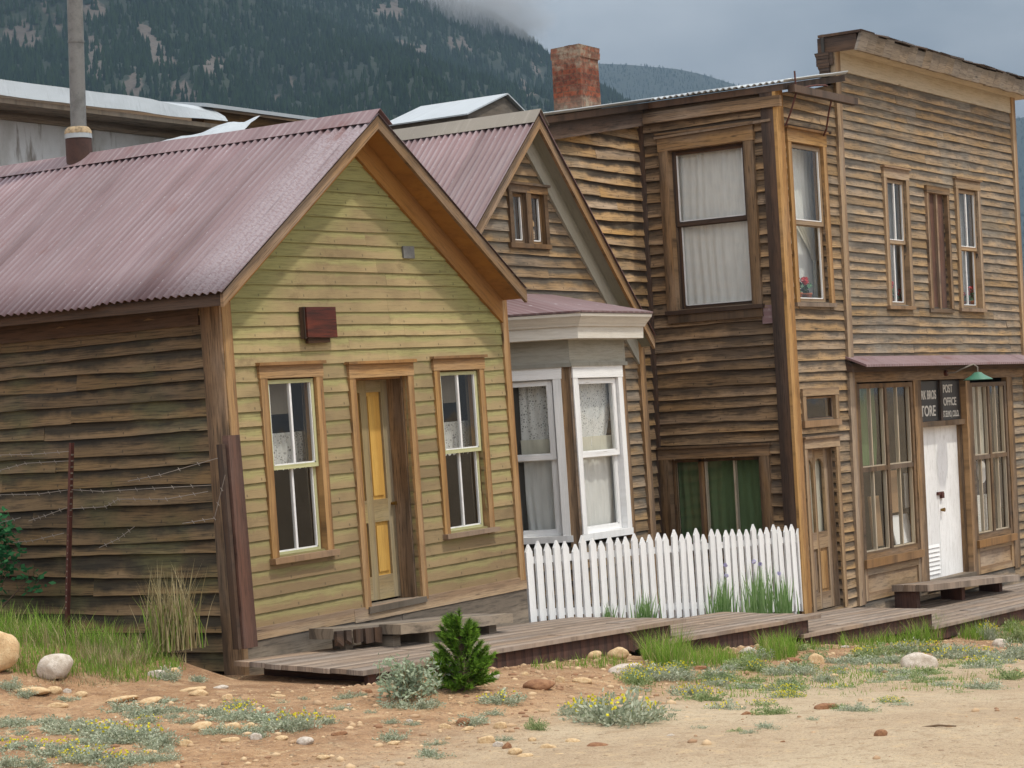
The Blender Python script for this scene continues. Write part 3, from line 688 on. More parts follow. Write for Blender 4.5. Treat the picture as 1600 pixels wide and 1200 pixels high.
mb.poly(V, [(j*25+i, j*25+i+1, (j+1)*25+i+1, (j+1)*25+i) for j in range(6) for i in range(24)], U, .5); tag(mb.build('metal_sheet', M['galv'], None, recalc=False, solid=.003), 'crumpled offcut of galvanised sheet lying along the cabin ridge', 'metal sheet')

# ================================================================== MIDDLE HOUSE
YM = 12.75
hs = thing('clapboard_house', 'narrow gabled house with a white bay window between cabin and tall building', 'house', (20, 15, -.4))
FM = lambda u, v, w: Vector((u-.02*(v-2.5), YM-w, v))
AX, AZ = 20.20, 4.93; SLm, SRm = .95, 1.055; YR = 12.55
def hl(v): return max(17.95, AX-(AZ-.16-v)/SLm)
def hr(v): return min(22.52, AX+(AZ-.16-v)/SRm)
aw = (19.86, 20.58, 3.50, 4.10)
aw = (19.84, 20.60, 3.50, 4.13)
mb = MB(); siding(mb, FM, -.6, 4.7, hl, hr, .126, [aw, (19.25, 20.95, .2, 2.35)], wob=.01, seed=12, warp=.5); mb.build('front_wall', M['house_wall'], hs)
shell(hs, 17.95, 22.5, 12.85, 18, -.6, 2.5, top=2.52)
mb = MB(); mb.box(FM, 22.40, 22.53, -.6, 2.5, -.02, .05, j=.005); mb.build('corner_board', M['brown_trim'], hs)
def rk(t, side, y, dz):
    X1 = AX+(2.42 if side > 0 else -2.42); Z1 = AZ-2.42*(SRm if side > 0 else SLm)
    if side > 0: X1, Z1 = AX+2.27, AZ-2.27*SRm
    return Vector((AX+(X1-AX)*t, y, AZ+(Z1-AZ)*t+dz))
mb = MB()
for sd in (-1, 1): mb.hexa([rk(t, sd, y, dz) for t in (0, 1) for y in (YM-.045, YM+.02) for dz in (-.40, -.14)], uvax=0)
mb.split('frieze_board', M['pale_grey_paint'], hs)
mb = MB()
for sd in (-1, 1): mb.hexa([rk(t, sd, y, dz) for t in (0, 1) for y in (YR+.01, YM+.4) for dz in (-.135, -.05)], uvax=0)
mb.split('soffit', M['sage_paint'], hs)
mb = MB()
for sd in (-1, 1): mb.hexa([rk(t, sd, y, dz) for t in (0, 1) for y in (YR-.03, YR+.005) for dz in (-.17, -.03)], uvax=0)
mb.split('rake_board', M['brown_trim'], hs)
mb = MB(); e = rk(1, -1, 0, 0)
corrugated(mb, (AX, YR-.05, AZ), (AX, 18, AZ), (e.x, YR-.05, e.z), (e.x, 18, e.z), (-SLm, 0, 1), seed=14, ub=20)
e = rk(1, 1, 0, 0); corrugated(mb, (AX, YR-.05, AZ), (AX, 13.3, AZ), (e.x, YR-.05, e.z), (e.x, 13.3, e.z), (SRm, 0, 1), seed=15, ub=33, flip=True)
roof = mb.build('roof', M['mauve_roof2'], hs, recalc=False, solid=.003)
mb = MB()
for k in range(24):
    y0, y1 = YR-.06+5.6*k/24, YR-.06+5.6*(k+1)/24
    for sg, s_ in ((-1, SLm), (1, SRm)):
        if sg > 0 and y1 > 13.4: continue
        mb.face([(AX, y0, AZ+.04), (AX, y1, AZ+.04), (AX+sg*.15, y1, AZ+.026-.15*s_), (AX+sg*.15, y0, AZ+.026-.15*s_)], [(y0, 0), (y1, 0), (y1, .2), (y0, .2)], .5)
mb.build('ridge_cap', M['galv_old'], roof, recalc=False, solid=.004)
# attic window: two lights
am = (aw[0]+aw[1])/2
w = window(hs, FM, aw[0]+.06, am-.05, aw[2]+.03, aw[3]-.05, M['brown_trim'], M['brown_trim'], cas=.07, head=.08, cols=1, rail=0, mun=M['white_paint'], recess=.0, sillp=.05, stile=.03, th=.045, dep=.1, name='attic_window')
curtain(w, FM, aw[0]+.06, am-.12, aw[2]+.05, aw[3]-.05, -.2, M['lace'], 3, .01)
w = window(hs, FM, am+.05, aw[1]-.06, aw[2]+.03, aw[3]-.05, M['brown_trim'], M['brown_trim'], cas=.07, head=.08, cols=1, rail=0, mun=M['white_paint'], recess=.0, sillp=.05, stile=.03, th=.045, dep=.1, name='attic_window')
curtain(w, FM, am+.06, aw[1]-.06, aw[2]+.05, aw[3]-.05, -.2, M['curtain'], 3, .01)
# bay
YB = 11.95
bay = bpy.data.objects.new('bay_window', None); col.objects.link(bay); bay.parent = hs; bay.location = Vector((20, YB, .0))-Vector(hs.location)
BX0, BX1 = 19.60, 20.70; SX = 19.22   # left side panel runs from (BX0,YB) back to (SX,YM)
FBf = lambda u, v, w: Vector((u-.02*(v-1), YB-w, v))
dv = Vector((BX0-SX, YB-YM, 0)); LS = dv.length; dv.normalize(); nv = Vector((dv.y, -dv.x, 0))
if nv.x > 0: nv = -nv
FBs = lambda u, v, w: Vector((SX, YM, v))+dv*u+nv*w-Vector((.02*(v-1), 0, 0))
dv2 = Vector((21.0-BX1, YM-YB, 0)); LS2 = dv2.length; dv2.normalize(); nv2 = Vector((dv2.y, -dv2.x, 0))
if nv2.x < 0: nv2 = -nv2
FBr = lambda u, v, w: Vector((BX1, YB, v))+dv2*u+nv2*w-Vector((.02*(v-1), 0, 0))
ZB0, ZB1 = .34, 2.17
mb = MB()
siding(mb, FBf, -.7, ZB0-.06, lambda v: BX0, lambda v: BX1, .126, seed=21); siding(mb, FBs, -.7, ZB0-.06, lambda v: 0, lambda v: LS, .126, seed=22); siding(mb, FBr, -.7, 2.3, lambda v: 0, lambda v: LS2, .126, seed=23)
mb.build('wall', M['house_wall'], bay)
mb = MB()
mb.box(FBf, BX0-.02, BX0+.03, ZB0-.06, ZB1, -.06, .02, j=.003); mb.box(FBs, LS-.09, LS-.0, ZB0-.06, ZB1, -.06, .022, j=.003)
mb.box(FBf, BX1-.05, BX1+.04, -.3, ZB1, -.06, .024, j=.003); mb.box(FBs, 0, .06, ZB0-.06, ZB1, -.06, .02)
mb.split('post', M['brown_trim'], bay)
mb = MB()   # frieze panels above the windows
mb.box(FBf, BX0-.02, BX1+.04, ZB1+.03, 2.45, -.06, .03, j=.003); mb.box(FBs, 0, LS+.02, ZB1+.03, 2.45, -.06, .03, j=.003); mb.box(FBr, -.03, LS2, ZB1+.03, 2.45, -.06, .03)
mb.box(FBf, BX0-.02, BX1+.05, ZB1-.01, ZB1+.03, -.06, .05, j=.002); mb.box(FBs, 0, LS+.03, ZB1-.01, ZB1+.03, -.06, .05, j=.002)
mb.build('frieze_board', M['pale_grey_paint'], bay)
def ring(off):   # cornice outline in plan at overhang off
    c = Vector((BX0, YB, 0)); nf = Vector((0, -1, 0))
    def corner(p, n1, n2):
        s = n1.dot(n2); return p+(n1+n2)*(off/(1+s))
    return [Vector((SX, YM+.0, 0))+nv*off, corner(Vector((BX0, YB, 0)), nv, nf), corner(Vector((BX1, YB, 0)), nf, nv2), Vector((21.0, YM, 0))+nv2*off]
mb = MB()
prof = [(.02, 2.44), (.20, 2.445), (.205, 2.565), (.22, 2.57), (.235, 2.60), (.285, 2.67), (.29, 2.70), (.0, 2.72)]
rings = [[p+Vector((0, 0, z)) for p in ring(o)] for o, z in prof]
for a in range(len(prof)-1):
    for i in range(3):
        q = [rings[a][i], rings[a][i+1], rings[a+1][i+1], rings[a+1][i]]
        L = (q[1]-q[0]).length; mb.face(q, [(i*3, .1), (i*3+L, .1), (i*3+L, .9), (i*3, .9)], .5)
mb.build('cornice', M['chalk_paint'], bay, recalc=False)
mb = MB(); r0 = [p+Vector((0, 0, 2.715)) for p in ring(.30)]; inn = [Vector((SX+.25, YM, 2.95)), Vector((BX0+.28, YM, 2.98)), Vector((BX1-.1, YM, 2.98)), Vector((20.85, YM, 2.93))]
for i in range(3): mb.face([r0[i], r0[i+1], inn[i+1], inn[i]], [(i, 0), (i+1, 0), (i+1, .9), (i, .9)], .4+.1*i)
mb.build('bay_roof', M['mauve_roof2'], bay, recalc=False, solid=.02)
for fr, a, b, nm in ((FBf, BX0+.12, BX1-.14, 0), (FBs, .16, LS-.17, 1)):
    w = window(bay, fr, a, b, ZB0+.07, ZB1-.13, M['white_paint'], M['white_paint'], cas=.088 if nm == 0 else .085, head=.10, cols=1, rail=.5, recess=.0, dep=.09, cap=False, sillp=.035, stile=.05, sill_h=.07, name='window')
    # shallow pointed head
    q = MB(); um = (a+b)/2; P = [fr(a-.1, ZB1-.03, .036), fr(b+.1, ZB1-.03, .036), fr(b+.1, ZB1-.005, .036), fr(um, ZB1+.02, .036), fr(a-.1, ZB1-.005, .036)]
    q.poly(P+[p+(fr(0, 0, -.04)-fr(0, 0, 0)) for p in P], [(0, 1, 2, 3, 4), (9, 8, 7, 6, 5)]+[(i, i+5, (i+1) % 5+5, (i+1) % 5) for i in range(5)], None, .5); q.build('window_head', M['white_paint'], w)
    curtain(w, fr, a+.02, b-.02, ZB0+.12, ZB0+.95, -.13, M['curtain'], 5, .01, gather=(lambda t: (.0+.04*t, 1-.12*abs(t-.6))) if nm == 0 else None, hem=.012, seed=30+nm, k=1.6 if nm == 0 else .35)
    curtain(w, fr, a+.02, b-.02, ZB0+.95, ZB1-.15, -.12, M['lace'], 5, .012, 'lace_curtain', gather=(lambda t: (0, .92-.35*t*t)) if nm == 0 else None, seed=33+nm, k=1.6 if nm == 0 else .35)
    curtain(w, fr, a+.02, b-.02, ZB0+.86, ZB0+1.08, -.105, M['cream_curtain'], 2, .012, 'valance', seed=35+nm, k=1.6 if nm == 0 else .35)
mb = MB(); mb.box(I3, SX+.1, 20.9, 12.5, 12.56, -.5, 2.4); mb.build('backing_wall', M['interior'], bay)

# ================================================================== TALL BOARDING HOUSE
tb = thing('boarding_house', 'tall dark weathered clapboard building with a brick chimney joined to the post office', 'building', (23.5, 14.5, -.9))
XD = 24.05; YE = 13.45
FD = lambda u, v, w: Vector((XD-w, u, v))
FE = lambda u, v, w: Vector((u, YE-w, v))
FN = lambda u, v, w: Vector((u, YC-w, v))
bw = (11.99, 13.03, 2.86, 4.84); gw = (12.0, 13.28, -.05, 1.03)
roofz = lambda x: 5.50+.155*(x-24)
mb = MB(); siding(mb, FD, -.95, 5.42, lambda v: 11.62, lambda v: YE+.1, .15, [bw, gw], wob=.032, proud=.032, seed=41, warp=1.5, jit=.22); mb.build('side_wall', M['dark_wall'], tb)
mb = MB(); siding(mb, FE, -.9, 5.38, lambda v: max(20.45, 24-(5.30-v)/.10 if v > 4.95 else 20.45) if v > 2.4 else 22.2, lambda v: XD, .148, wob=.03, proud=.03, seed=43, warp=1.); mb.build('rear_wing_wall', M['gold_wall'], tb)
nw = (24.42, 25.32, 2.86, 4.82); nd = (24.40, 25.22, -.92, 1.08); ntr = (24.42, 25.27, 1.42, 1.72)
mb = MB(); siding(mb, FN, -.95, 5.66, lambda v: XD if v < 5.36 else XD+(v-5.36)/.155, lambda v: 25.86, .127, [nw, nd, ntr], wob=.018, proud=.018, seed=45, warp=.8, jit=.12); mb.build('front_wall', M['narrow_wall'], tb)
mb = MB(); mb.box(FD, 11.56, 11.73, -.95, 5.40, -.02, .085, j=.004); mb.build('corner_board', M['dark_trim'], tb)
mb = MB(); mb.box(FN, XD-.09, XD+.12, -.95, 5.42, .042, .08, j=.002); mb.box(FN, XD-.02, XD+.12, -.95, 5.42, -.02, .042); mb.split('corner_board', M['orange_trim'], tb)
mb = MB(); mb.box(FD, 13.38, 13.50, -.6, 5.30, -.03, .07, j=.004); mb.build('corner_board', M['dark_trim'], tb)
mb = MB(); mb.hexa([Vector((x, y, z)) for x in (23.93, 23.99) for y in (11.45, 13.4) for z in (5.20, 5.33)]); mb.hexa([Vector((x, y, z+.17*(y-12.2)*(-.15))) for x in (23.95, 24.0) for y in (11.6, 13.2) for z in (5.02, 5.05)])
mb.split('eave_beam', M['brown_trim'], tb)
mb = MB(); mb.hexa([Vector((x, y, roofz(x)-.12+z)) for x in (20.6, 23.95) for y in (YE-.12, YE-.06) for z in (-.19, .05)]); mb.build('fascia_board', M['dark_trim'], tb)
mb = MB(); mb.hexa([Vector((x, y, roofz(x)+z)) for x in (20.35, 23.96) for y in (YE-.2, 18.) for z in (-.11, -.03)]); mb.hexa([Vector((x, y, roofz(x)+z)) for x in (23.96, 25.80) for y in (11.42, 18.) for z in (-.11, -.03)])
mb.build('roof_deck', M['dark_trim'], tb)
mb = MB()
def lw(x0, x1, y0, y1, seed):
    A, B, C, D = (x1, y0, roofz(x1)), (x1, y1, roofz(x1)), (x0, y0, roofz(x0)), (x0, y1, roofz(x0))
    corrugated(mb, A, B, C, D, (-.155, 0, 1), seed=seed, rows=4)
lw(20.28, 24.0, YE-.26, 18., 51); lw(23.9, 25.78, 11.36, 18., 52)
roof = mb.build('roof', M['galv'], tb, recalc=False, solid=.012)
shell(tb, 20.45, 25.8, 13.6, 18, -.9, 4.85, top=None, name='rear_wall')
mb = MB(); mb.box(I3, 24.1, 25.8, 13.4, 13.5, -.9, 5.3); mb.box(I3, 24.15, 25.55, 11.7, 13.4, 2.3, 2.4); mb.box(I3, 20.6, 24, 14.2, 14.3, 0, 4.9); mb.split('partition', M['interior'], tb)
# windows
w = window(tb, FD, *bw, M['brown_trim'], M['dark_trim'], cas=.13, head=.20, cols=1, rail=.535, mun=M['white_paint'], recess=.02, sillp=.10, sillm=M['dark_trim'], stile=.05, cap=True, apron=.10, th=.075, dep=.10)
curtain(w, FD, bw[0]+.01, bw[1]-.01, bw[2]+.02, bw[3]-.02, -.11, M['curtain'], 9, .010, seed=50)
w = window(tb, FD, 12.02, 13.27, gw[2], gw[3], M['brown_trim'], M['brown_trim'], cas=.13, head=.13, cols=1, rail=0, recess=.02, sillp=.09, stile=.03, th=.07, dep=.1)
mb = MB(); mb.box(FD, 12.83, 12.90, gw[2], gw[3], -.09, -.02); mb.box(FD, 12.40, 12.425, gw[2], gw[3], -.09, -.03, mi=1); mb.box(FD, 12.80, 12.815, gw[2], gw[3], -.08, -.025, mi=1); mb.box(FD, 13.225, 13.24, gw[2], gw[3], -.08, -.025, mi=1); mb.build('mullion', [M['brown_trim'], M['cream_paint']], w)
curtain(w, FD, 12.03, 13.26, gw[2]+.02, gw[3]-.01, -.16, M['green_curtain'], 10, .014, seed=52)
w = window(tb, FN, *nw, M['orange_trim'], M['tan_trim'], cas=.10, head=.16, cols=1, rail=.5, mun=M['white_paint'], recess=-.004, sillp=.06, stile=.05, sillm=M['tan_trim'], th=.045, dep=.10)
curtain(w, FN, nw[0]-.02, nw[1]+.02, nw[2]+1.0, nw[3]-.02, -.22, M['curtain'], 9, .014, seed=54, gather=lambda t: (0, 1-.06*t), k=2.1)
curtain(w, FN, nw[0]-.02, nw[1]+.02, nw[2]+.55, nw[2]+1.02, -.21, M['cream_curtain'], 9, .014, 'tied_curtain', seed=55, gather=lambda t: (.0+.58*t**.8, .94-.22*t), k=2.1)
curtain(w, FN, nw[0]-.02, nw[1]+.02, nw[2]+.0, nw[2]+.56, -.21, M['cream_curtain'], 6, .016, 'curtain_tail', seed=56, gather=lambda t: (.58-.04*t, .70+.18*t), k=2.1)
curtain(w, FN, nw[0]-.05, nw[1]-.26, nw[2]-.05, nw[3]-.05, -.25, M['curtain'], 4, .004, 'sheer_curtain', seed=57, k=2.1)
w = window(tb, FN, *ntr, M['tan_trim'], M['tan_trim'], cas=.09, head=.09, cols=1, rail=0, mun=M['dark_trim'], recess=.0, th=.045, dep=.1, sillp=.06, sill_h=.08, stile=.02, name='transom_window', cap=False)
mb = MB(); a, b, c, d = nd
mb.box(FN, a-.09, a, c, d, -.03, .036, j=.004); mb.box(FN, b, b+.09, c, d, -.03, .036, j=.004); mb.box(FN, a-.1, b+.1, d, d+.12, -.03, .042, j=.004); mb.box(FN, a-.12, b+.12, d+.12, d+.145, -.03, .07, j=.003)
mb.box(FN, b-.02, b, c, d, -.15, -.031); mb.box(FN, a, a+.02, c, d, -.15, -.031); mb.box(FN, a+.02, b-.02, d-.02, d, -.15, -.031)
mb.build('door_frame', M['tan_trim'], tb)
mb = MB(); X0, X1 = a+.02, b-.02; q0, q1 = -.13, -.09; XM = (X0+X1)/2
mb.box(FN, X0, X0+.11, c+.02, d-.02, q0, q1); mb.box(FN, X1-.11, X1, c+.02, d-.02, q0, q1); mb.box(FN, XM-.03, XM+.03, c+.02, d-.02, q0, q1)
for (z0, z1) in ((c+.02, -.70), (-.16, .04), (.96, d-.02)):
    mb.box(FN, X0+.11, XM-.03, z0, z1, q0, q1); mb.box(FN, XM+.03, X1-.11, z0, z1, q0, q1)
for (xa, xb) in ((X0+.11, XM-.03), (XM+.03, X1-.11)):   # arched spandrels over the two lights
    xm = (xa+xb)/2; rd = (xb-xa)/2
    for k in range(8):
        t0, t1 = math.pi*k/8, math.pi*(k+1)/8
        p = [(xm-rd*math.cos(t0), .82+rd*math.sin(t0)), (xm-rd*math.cos(t1), .82+rd*math.sin(t1))]
        V = [FN(p[0][0], p[0][1], q1-.004), FN(p[1][0], p[1][1], q1-.004), FN(p[1][0], .97, q1-.004), FN(p[0][0], .97, q1-.004)]
        V += [v+Vector((0, .032, 0)) for v in V]
        mb.poly(V, [(0, 1, 2, 3), (7, 6, 5, 4), (0, 4, 5, 1)], [(i*.1, .3) for i in range(8)], .5)
door = mb.build('door', M['tan_trim'], tb)
g = MB()
for (xa, xb) in ((X0+.11, XM-.03), (XM+.03, X1-.11)): g.face([FN(xa, .03, q0+.02), FN(xb, .03, q0+.02), FN(xb, .97, q0+.02), FN(xa, .97, q0+.02)])
g.build('pane', M['glass'], door, recalc=False)
curtain(door, FN, X0+.1, X1+.0, .03, .97, q0-.03, M['cream_curtain'], 6, .006)
for (xa, xb) in ((X0+.11, XM-.03), (XM+.03, X1-.11)):
    p = MB(); p.box(FN, xa, xb, -.70, -.16, q0+.004, q1-.02); p.box(FN, xa+.03, xb-.03, -.66, -.2, q1-.02, q1-.008); p.build('door_panel', M['orange_trim'] if xa > X0+.2 else M['tan_trim'], door)
# chimney
cx, cy = 22.95, 13.60
mb = MB(); n0 = len(mb.v)
fr = lambda x, y, z: Vector((x, y, z))
mb.box(fr, cx, cx+.44, cy, cy+.40, 5.1, 5.98, j=.008); mb.box(fr, cx-.012, cx+.452, cy-.012, cy+.412, 5.98, 6.06, j=.012); mb.box(fr, cx-.004, cx+.444, cy-.004, cy+.404, 6.062, 6.13, j=.025)
ch = mb.build('chimney', M['brick'], roof)
mb = MB(); mb.tube([(cx+.22, cy+.2, 6.1), (cx+.22, cy+.2, 6.15)], [.15, .13], 12); mb.build('flue_lining', M['rustcollar'], ch)
# hanging beam with wires
mb = MB(); mb.hexa([Vector((x, 11.3+(.0 if x < 25 else .0)+y, z+.0)) for x in (24.05, 25.9) for y in (0, .09) for z in (5.36-.02*(0), 5.45)])
bm_ = mb.build('sign_beam', M['dark_trim'], tb)
mb = MB()
for pts in ([(24.2, 11.34, 5.40), (24.13, 11.40, 5.15), (24.16, 11.5, 4.98)], [(25.2, 11.34, 5.40), (25.16, 11.38, 5.2), (25.22, 11.45, 5.02), (25.28, 11.52, 4.95)], [(24.15, 11.33, 5.42), (24.14, 11.33, 5.62)], [(24.4, 11.33, 5.45), (24.7, 11.33, 5.5), (25.0, 11.33, 5.53), (25.2, 11.4, 5.55)]):
    mb.tube(pts, .012, 6)
mb.split('wire', M['iron'], bm_)
mb = MB(); mb.box(FN, 24.2, 25.6, 5.0, 5.03, .0, .045, j=.004); mb.build('drip_board', M['dark_trim'], tb)
# purple tin patch on the dark wall by the corner
mb = MB(); mb.box(FD, 11.74, 11.88, 2.62, 2.84, .03, .045); mb.build('tin_patch', M['mauve_roof2'], tb)

# ================================================================== POST OFFICE
po = thing('post_office', 'two storey false fronted general store and post office with white double doors', 'building', (28.9, 15, -1))
FP = lambda u, v, w: Vector((u+.03*v, YC-w, v-.004*(u-25.7)))
UA, UB = 25.68, 32.12
uw = [(27.14, 27.78, 2.86, 4.56), (28.56, 29.22, 2.84, 4.44), (29.68, 30.42, 2.86, 4.57)]
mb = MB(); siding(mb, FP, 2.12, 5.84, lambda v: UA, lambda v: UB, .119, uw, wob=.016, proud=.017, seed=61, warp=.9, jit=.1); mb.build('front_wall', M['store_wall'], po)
mb = MB(); mb.box(FP, UA-.03, UA+.13, -.95, 6.1, -.02, .05, j=.005); mb.box(FP, UB-.12, UB+.02, -1.2, 6.1, -.02, .05, j=.005); mb.split('corner_board', M['tan_trim'], po)
mb = MB(); mb.box(FP, UA+.135, UB-.125, 5.845, 6.085, -.04, .03); mb.build('frieze_board', M['cream_paint'], po)
# cornice
mb = MB(); mb.box(FP, UA-.02, UB+.3, 6.085, 6.115, -.04, .36); mb.build('soffit', M['cream_paint'], po)
mb = MB(); NS = 26
for k in range(NS):   # worn crown board, broken along its top
    u0 = UA-.05+(UB+.4-UA)*k/NS; u1 = UA-.05+(UB+.4-UA)*(k+1)/NS-.002
    h = 6.255+R.uniform(-.02, .02)
    mb.hexa([FP(u, v, w+(v-6.07)*.35) for u in (u0, u1) for v in (6.05+R.uniform(-.012, .004), h) for w in (.33, .37)], uvax=0, rnd=R.uniform(.2, .9))
mb.build('crown_board', M['grey_board'], po)
mb = MB(); 
for k in range(16):
    u0 = UA-.07+(UB+.45-UA)*k/16; u1 = UA-.07+(UB+.45-UA)*(k+1)/16-R.uniform(0, .02)
    mb.hexa([FP(u, v, w) for u in (u0, u1) for v in (6.262+R.uniform(0, .012), 6.288+R.uniform(0, .014)) for w in (-.16, .45+R.uniform(-.03, .02))], uvax=0)
mb.build('cornice_top', M['dark_trim'], po)
mb = MB()   # ragged left return of the false front
mb.hexa([FP(u, v, w) for u in (UA-.045, UA-.02) for v in (6.06, 6.258) for w in (-.18, .36)]); mb.hexa([FP(u, v, w) for u in (UA-.06, UA-.032) for v in (5.75, 6.06) for w in (-.14, -.02)]); mb.hexa([FP(u, v, w) for u in (UA-.062, UA-.034) for v in (5.9, 6.06) for w in (-.20, .03)])
for k in range(9): mb.hexa([FP(u, v, w) for u in (UA-.075, UA-.062) for v in (5.70+.04*k, 5.70+.04*k+.05) for w in (-.14-.008*k+R.uniform(-.02, .02), -.02)])
mb.build('cornice_return', M['dark_trim'], po)
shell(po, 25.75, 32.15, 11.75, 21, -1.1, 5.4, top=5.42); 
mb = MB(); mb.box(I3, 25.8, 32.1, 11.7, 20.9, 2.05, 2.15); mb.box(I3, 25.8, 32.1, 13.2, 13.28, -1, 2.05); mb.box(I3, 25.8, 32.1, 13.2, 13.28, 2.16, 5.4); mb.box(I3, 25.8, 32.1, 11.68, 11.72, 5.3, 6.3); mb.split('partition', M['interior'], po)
# upper windows
for q, (a, b, c, d) in enumerate(uw):
    if q == 1: continue
    w = window(po, FP, a, b, c, d, M['tan_trim'], M['tan_trim'], cas=.10, head=.13, cols=2, rail=.5, mun=M['white_paint'], recess=-.004, th=.045, sillp=.06, stile=.045, dep=.10, sillm=M['tan_trim'], mw=.03)
    if q == 0: curtain(w, FP, a+.02, b-.02, c+.0, d-.03, -.22, M['curtain'], 6, .014, seed=70, gather=lambda t: (-.05, .95-.3*t), k=2.3)
    else: curtain(w, FP, a+.02, b-.02, c+.0, d-.03, -.22, M['curtain'], 5, .014, seed=71, gather=lambda t: (-.05+.2*t, .85-.22*t), k=2.5)
a, b, c, d = uw[1]
mb = MB(); mb.box(FP, a-.08, a, c, d, -.03, .05, j=.004); mb.box(FP, b, b+.08, c, d, -.03, .05, j=.004); mb.box(FP, a-.09, b+.09, d, d+.10, -.03, .055, j=.004); mb.box(FP, a-.1, b+.1, c-.05, c, -.1, .04, j=.004)
bd = mb.build('boarded_window', M['brown_trim'], po); bd['label'] = 'boarded window with two tall rusty brown shutter boards'
mb = MB(); 
for k in range(2): mb.box(FP, a+.01+(b-a)*k/2, a+(b-a)*(k+1)/2-.03, c, d, -.06, -.01, j=.004)
mb.split('shutter_board', M['red_timber'], bd); mb = MB(); mb.box(FP, (a+b)/2-.035, (a+b)/2+.015, c, d, -.06, .025, j=.004); mb.build('mullion', M['tan_trim'], bd)
# porch roof strip
mb = MB(); mb.hexa([p for u in (UA-.06, UB+.6) for p in (FP(u, 2.17, .0), FP(u, 2.20, .0), FP(u, 2.045, .30), FP(u, 2.075, .30))]); mb.build('awning_roof', M['mauve_roof2'], po)
mb = MB(); mb.hexa([p for u in (UA-.05, UB+.5) for p in (FP(u, 1.99, .0), FP(u, 2.16, .0), FP(u, 1.99, .10), FP(u, 2.10, .10))]); mb.build('awning_beam', M['dark_trim'], po)
# ground floor
sw = (25.93, 27.73, -.40, 1.84); sd = (28.0, 29.62, -.86, 1.22); sg = (28.0, 29.62, 1.29, 1.85); s2 = (29.83, 31.25, -.44, 1.80)
mb = MB(); siding(mb, FP, -1.25, -.92, lambda v: UA, lambda v: UB, .16, seed=63); siding(mb, FP, -.92, 1.86, lambda v: 31.5, lambda v: UB-.1, .127, seed=64); mb.build('lower_wall', M['store_wall'], po)
mb = MB()
mb.box(FP, UA+.1, UB-.1, 1.86, 2.0, -.05, .03, j=.004)
for (x0, x1) in ((UA+.13, 25.90), (27.75, 28.0), (29.62, 29.80), (31.27, 31.5)): mb.box(FP, x0, x1, -.95, 1.86, -.05, .03, j=.005)
mb.box(FP, sd[0], sd[1], sd[3], sg[2], -.14, .0, j=.004); mb.box(FP, sd[1]-.02, sd[1], sd[2], sg[3], -.16, -.051)
mb.build('storefront_trim', M['brown_trim'], po)
for (x0, x1) in ((25.90, 27.75), (29.80, 31.27)):   # panelled bulkheads
    mb = MB(); mb.box(FP, x0, x1, -.92, -.50, -.06, .0, j=.003); mb.box(FP, x0, x0+.1, -.92, -.5, -.0, .024); mb.box(FP, x1-.1, x1, -.92, -.5, 0, .024); mb.box(FP, x0+.1, x1-.1, -.60, -.5, 0, .022); mb.box(FP, x0+.1, x1-.1, -.92, -.82, 0, .022); mb.build('bulkhead', M['tan_trim'], po)
def storefront(op, cols, rail):
    a, b, c, d = op; mb = MB(); g = MB()
    mb.box(FP, a, a+.07, c, d, -.07, .02, j=.003); mb.box(FP, b-.07, b, c, d, -.07, .02, j=.003); mb.box(FP, a+.07, b-.07, d-.06, d, -.07, .02); mb.box(FP, a+.07, b-.07, c, c+.09, -.07, .02)
    m_ = (a+b)/2
    mb.box(FP, m_-.035, m_+.035, c+.09, d-.06, -.07, .02, j=.003)
    mb.box(FP, a+.07, m_-.035, rail-.03, rail+.03, -.06, .015); mb.box(FP, m_+.035, b-.07, rail-.03, rail+.03, -.06, .015)
    w = mb.build('window', M['brown_trim'], po)
    s = MB(); s.box(FP, a-.05, b+.05, c-.1, c, -.07, .07, j=.004); s.build('sill', M['orange_trim'], w)
    s = MB()
    for (x0, x1) in ((a+.07, m_-.035), (m_+.035, b-.07)):
        for (z0, z1) in ((c+.09, rail-.03), (rail+.03, d-.06)):
            q = (x0+x1)/2; s.box(FP, q-.014, q+.014, z0, z1, -.055, -.01); s.box(FP, x1-.02, x1, z0, z1, -.05, -.005); s.box(FP, x0, x1, z0, z0+.014, -.05, -.012)
            g.face([FP(x0, z0, -.03), FP(x1, z0, -.03), FP(x1, z1, -.03), FP(x0, z1, -.03)])
    s.build('sash', M['cream_paint'], w); g.build('pane', M['glass'], w, recalc=False)
    return w
w = storefront(sw, 4, .74)
curtain(w, FP, 26.0, 26.5, .78, 1.80, -.2, M['green_curtain'], 4, .02, seed=73, k=2.3)
w = storefront(s2, 4, .73)
curtain(w, FP, 29.9, 30.75, .76, 1.80, -.2, M['cream_curtain'], 5, .02, seed=74, gather=lambda t: (-.1, .9-.2*t), k=2.5)
# doors
mb = MB(); DM = (sd[0]+sd[1])/2; q0, q1 = -.17, -.125
mb.box(FP, sd[0]-.1, DM-.003, sd[2], sd[3], q0, q1); dl = mb.build('door', M['white_paint'], po)
mb = MB(); mb.box(FP, DM+.003, sd[1]-.02, sd[2], sd[3], q0, q1); d2 = mb.build('door', M['white_paint'], po)
mb = MB()
for k in range(7): mb.hexa([p for u in (28.12, DM-.06) for p in (FP(u, -.80+k*.06, q1-.004), FP(u, -.755+k*.06, q1-.004), FP(u, -.80+k*.06, q1+.016), FP(u, -.765+k*.06, q1+.004))])
mb.build('louvre', M['white_paint'], dl)
mb = MB(); mb.tube([FP(DM+.07, .06, q1), FP(DM+.07, .06, q1+.06)], [.016, .03], 10); mb.build('door_knob', M['brass'], d2)
mb = MB(); mb.box(FP, DM-.06, DM+.14, .27, .31, q1, q1+.03); mb.box(FP, DM+.05, DM+.13, .22, .29, q1, q1+.04); mb.build('hasp', M['iron'], d2)
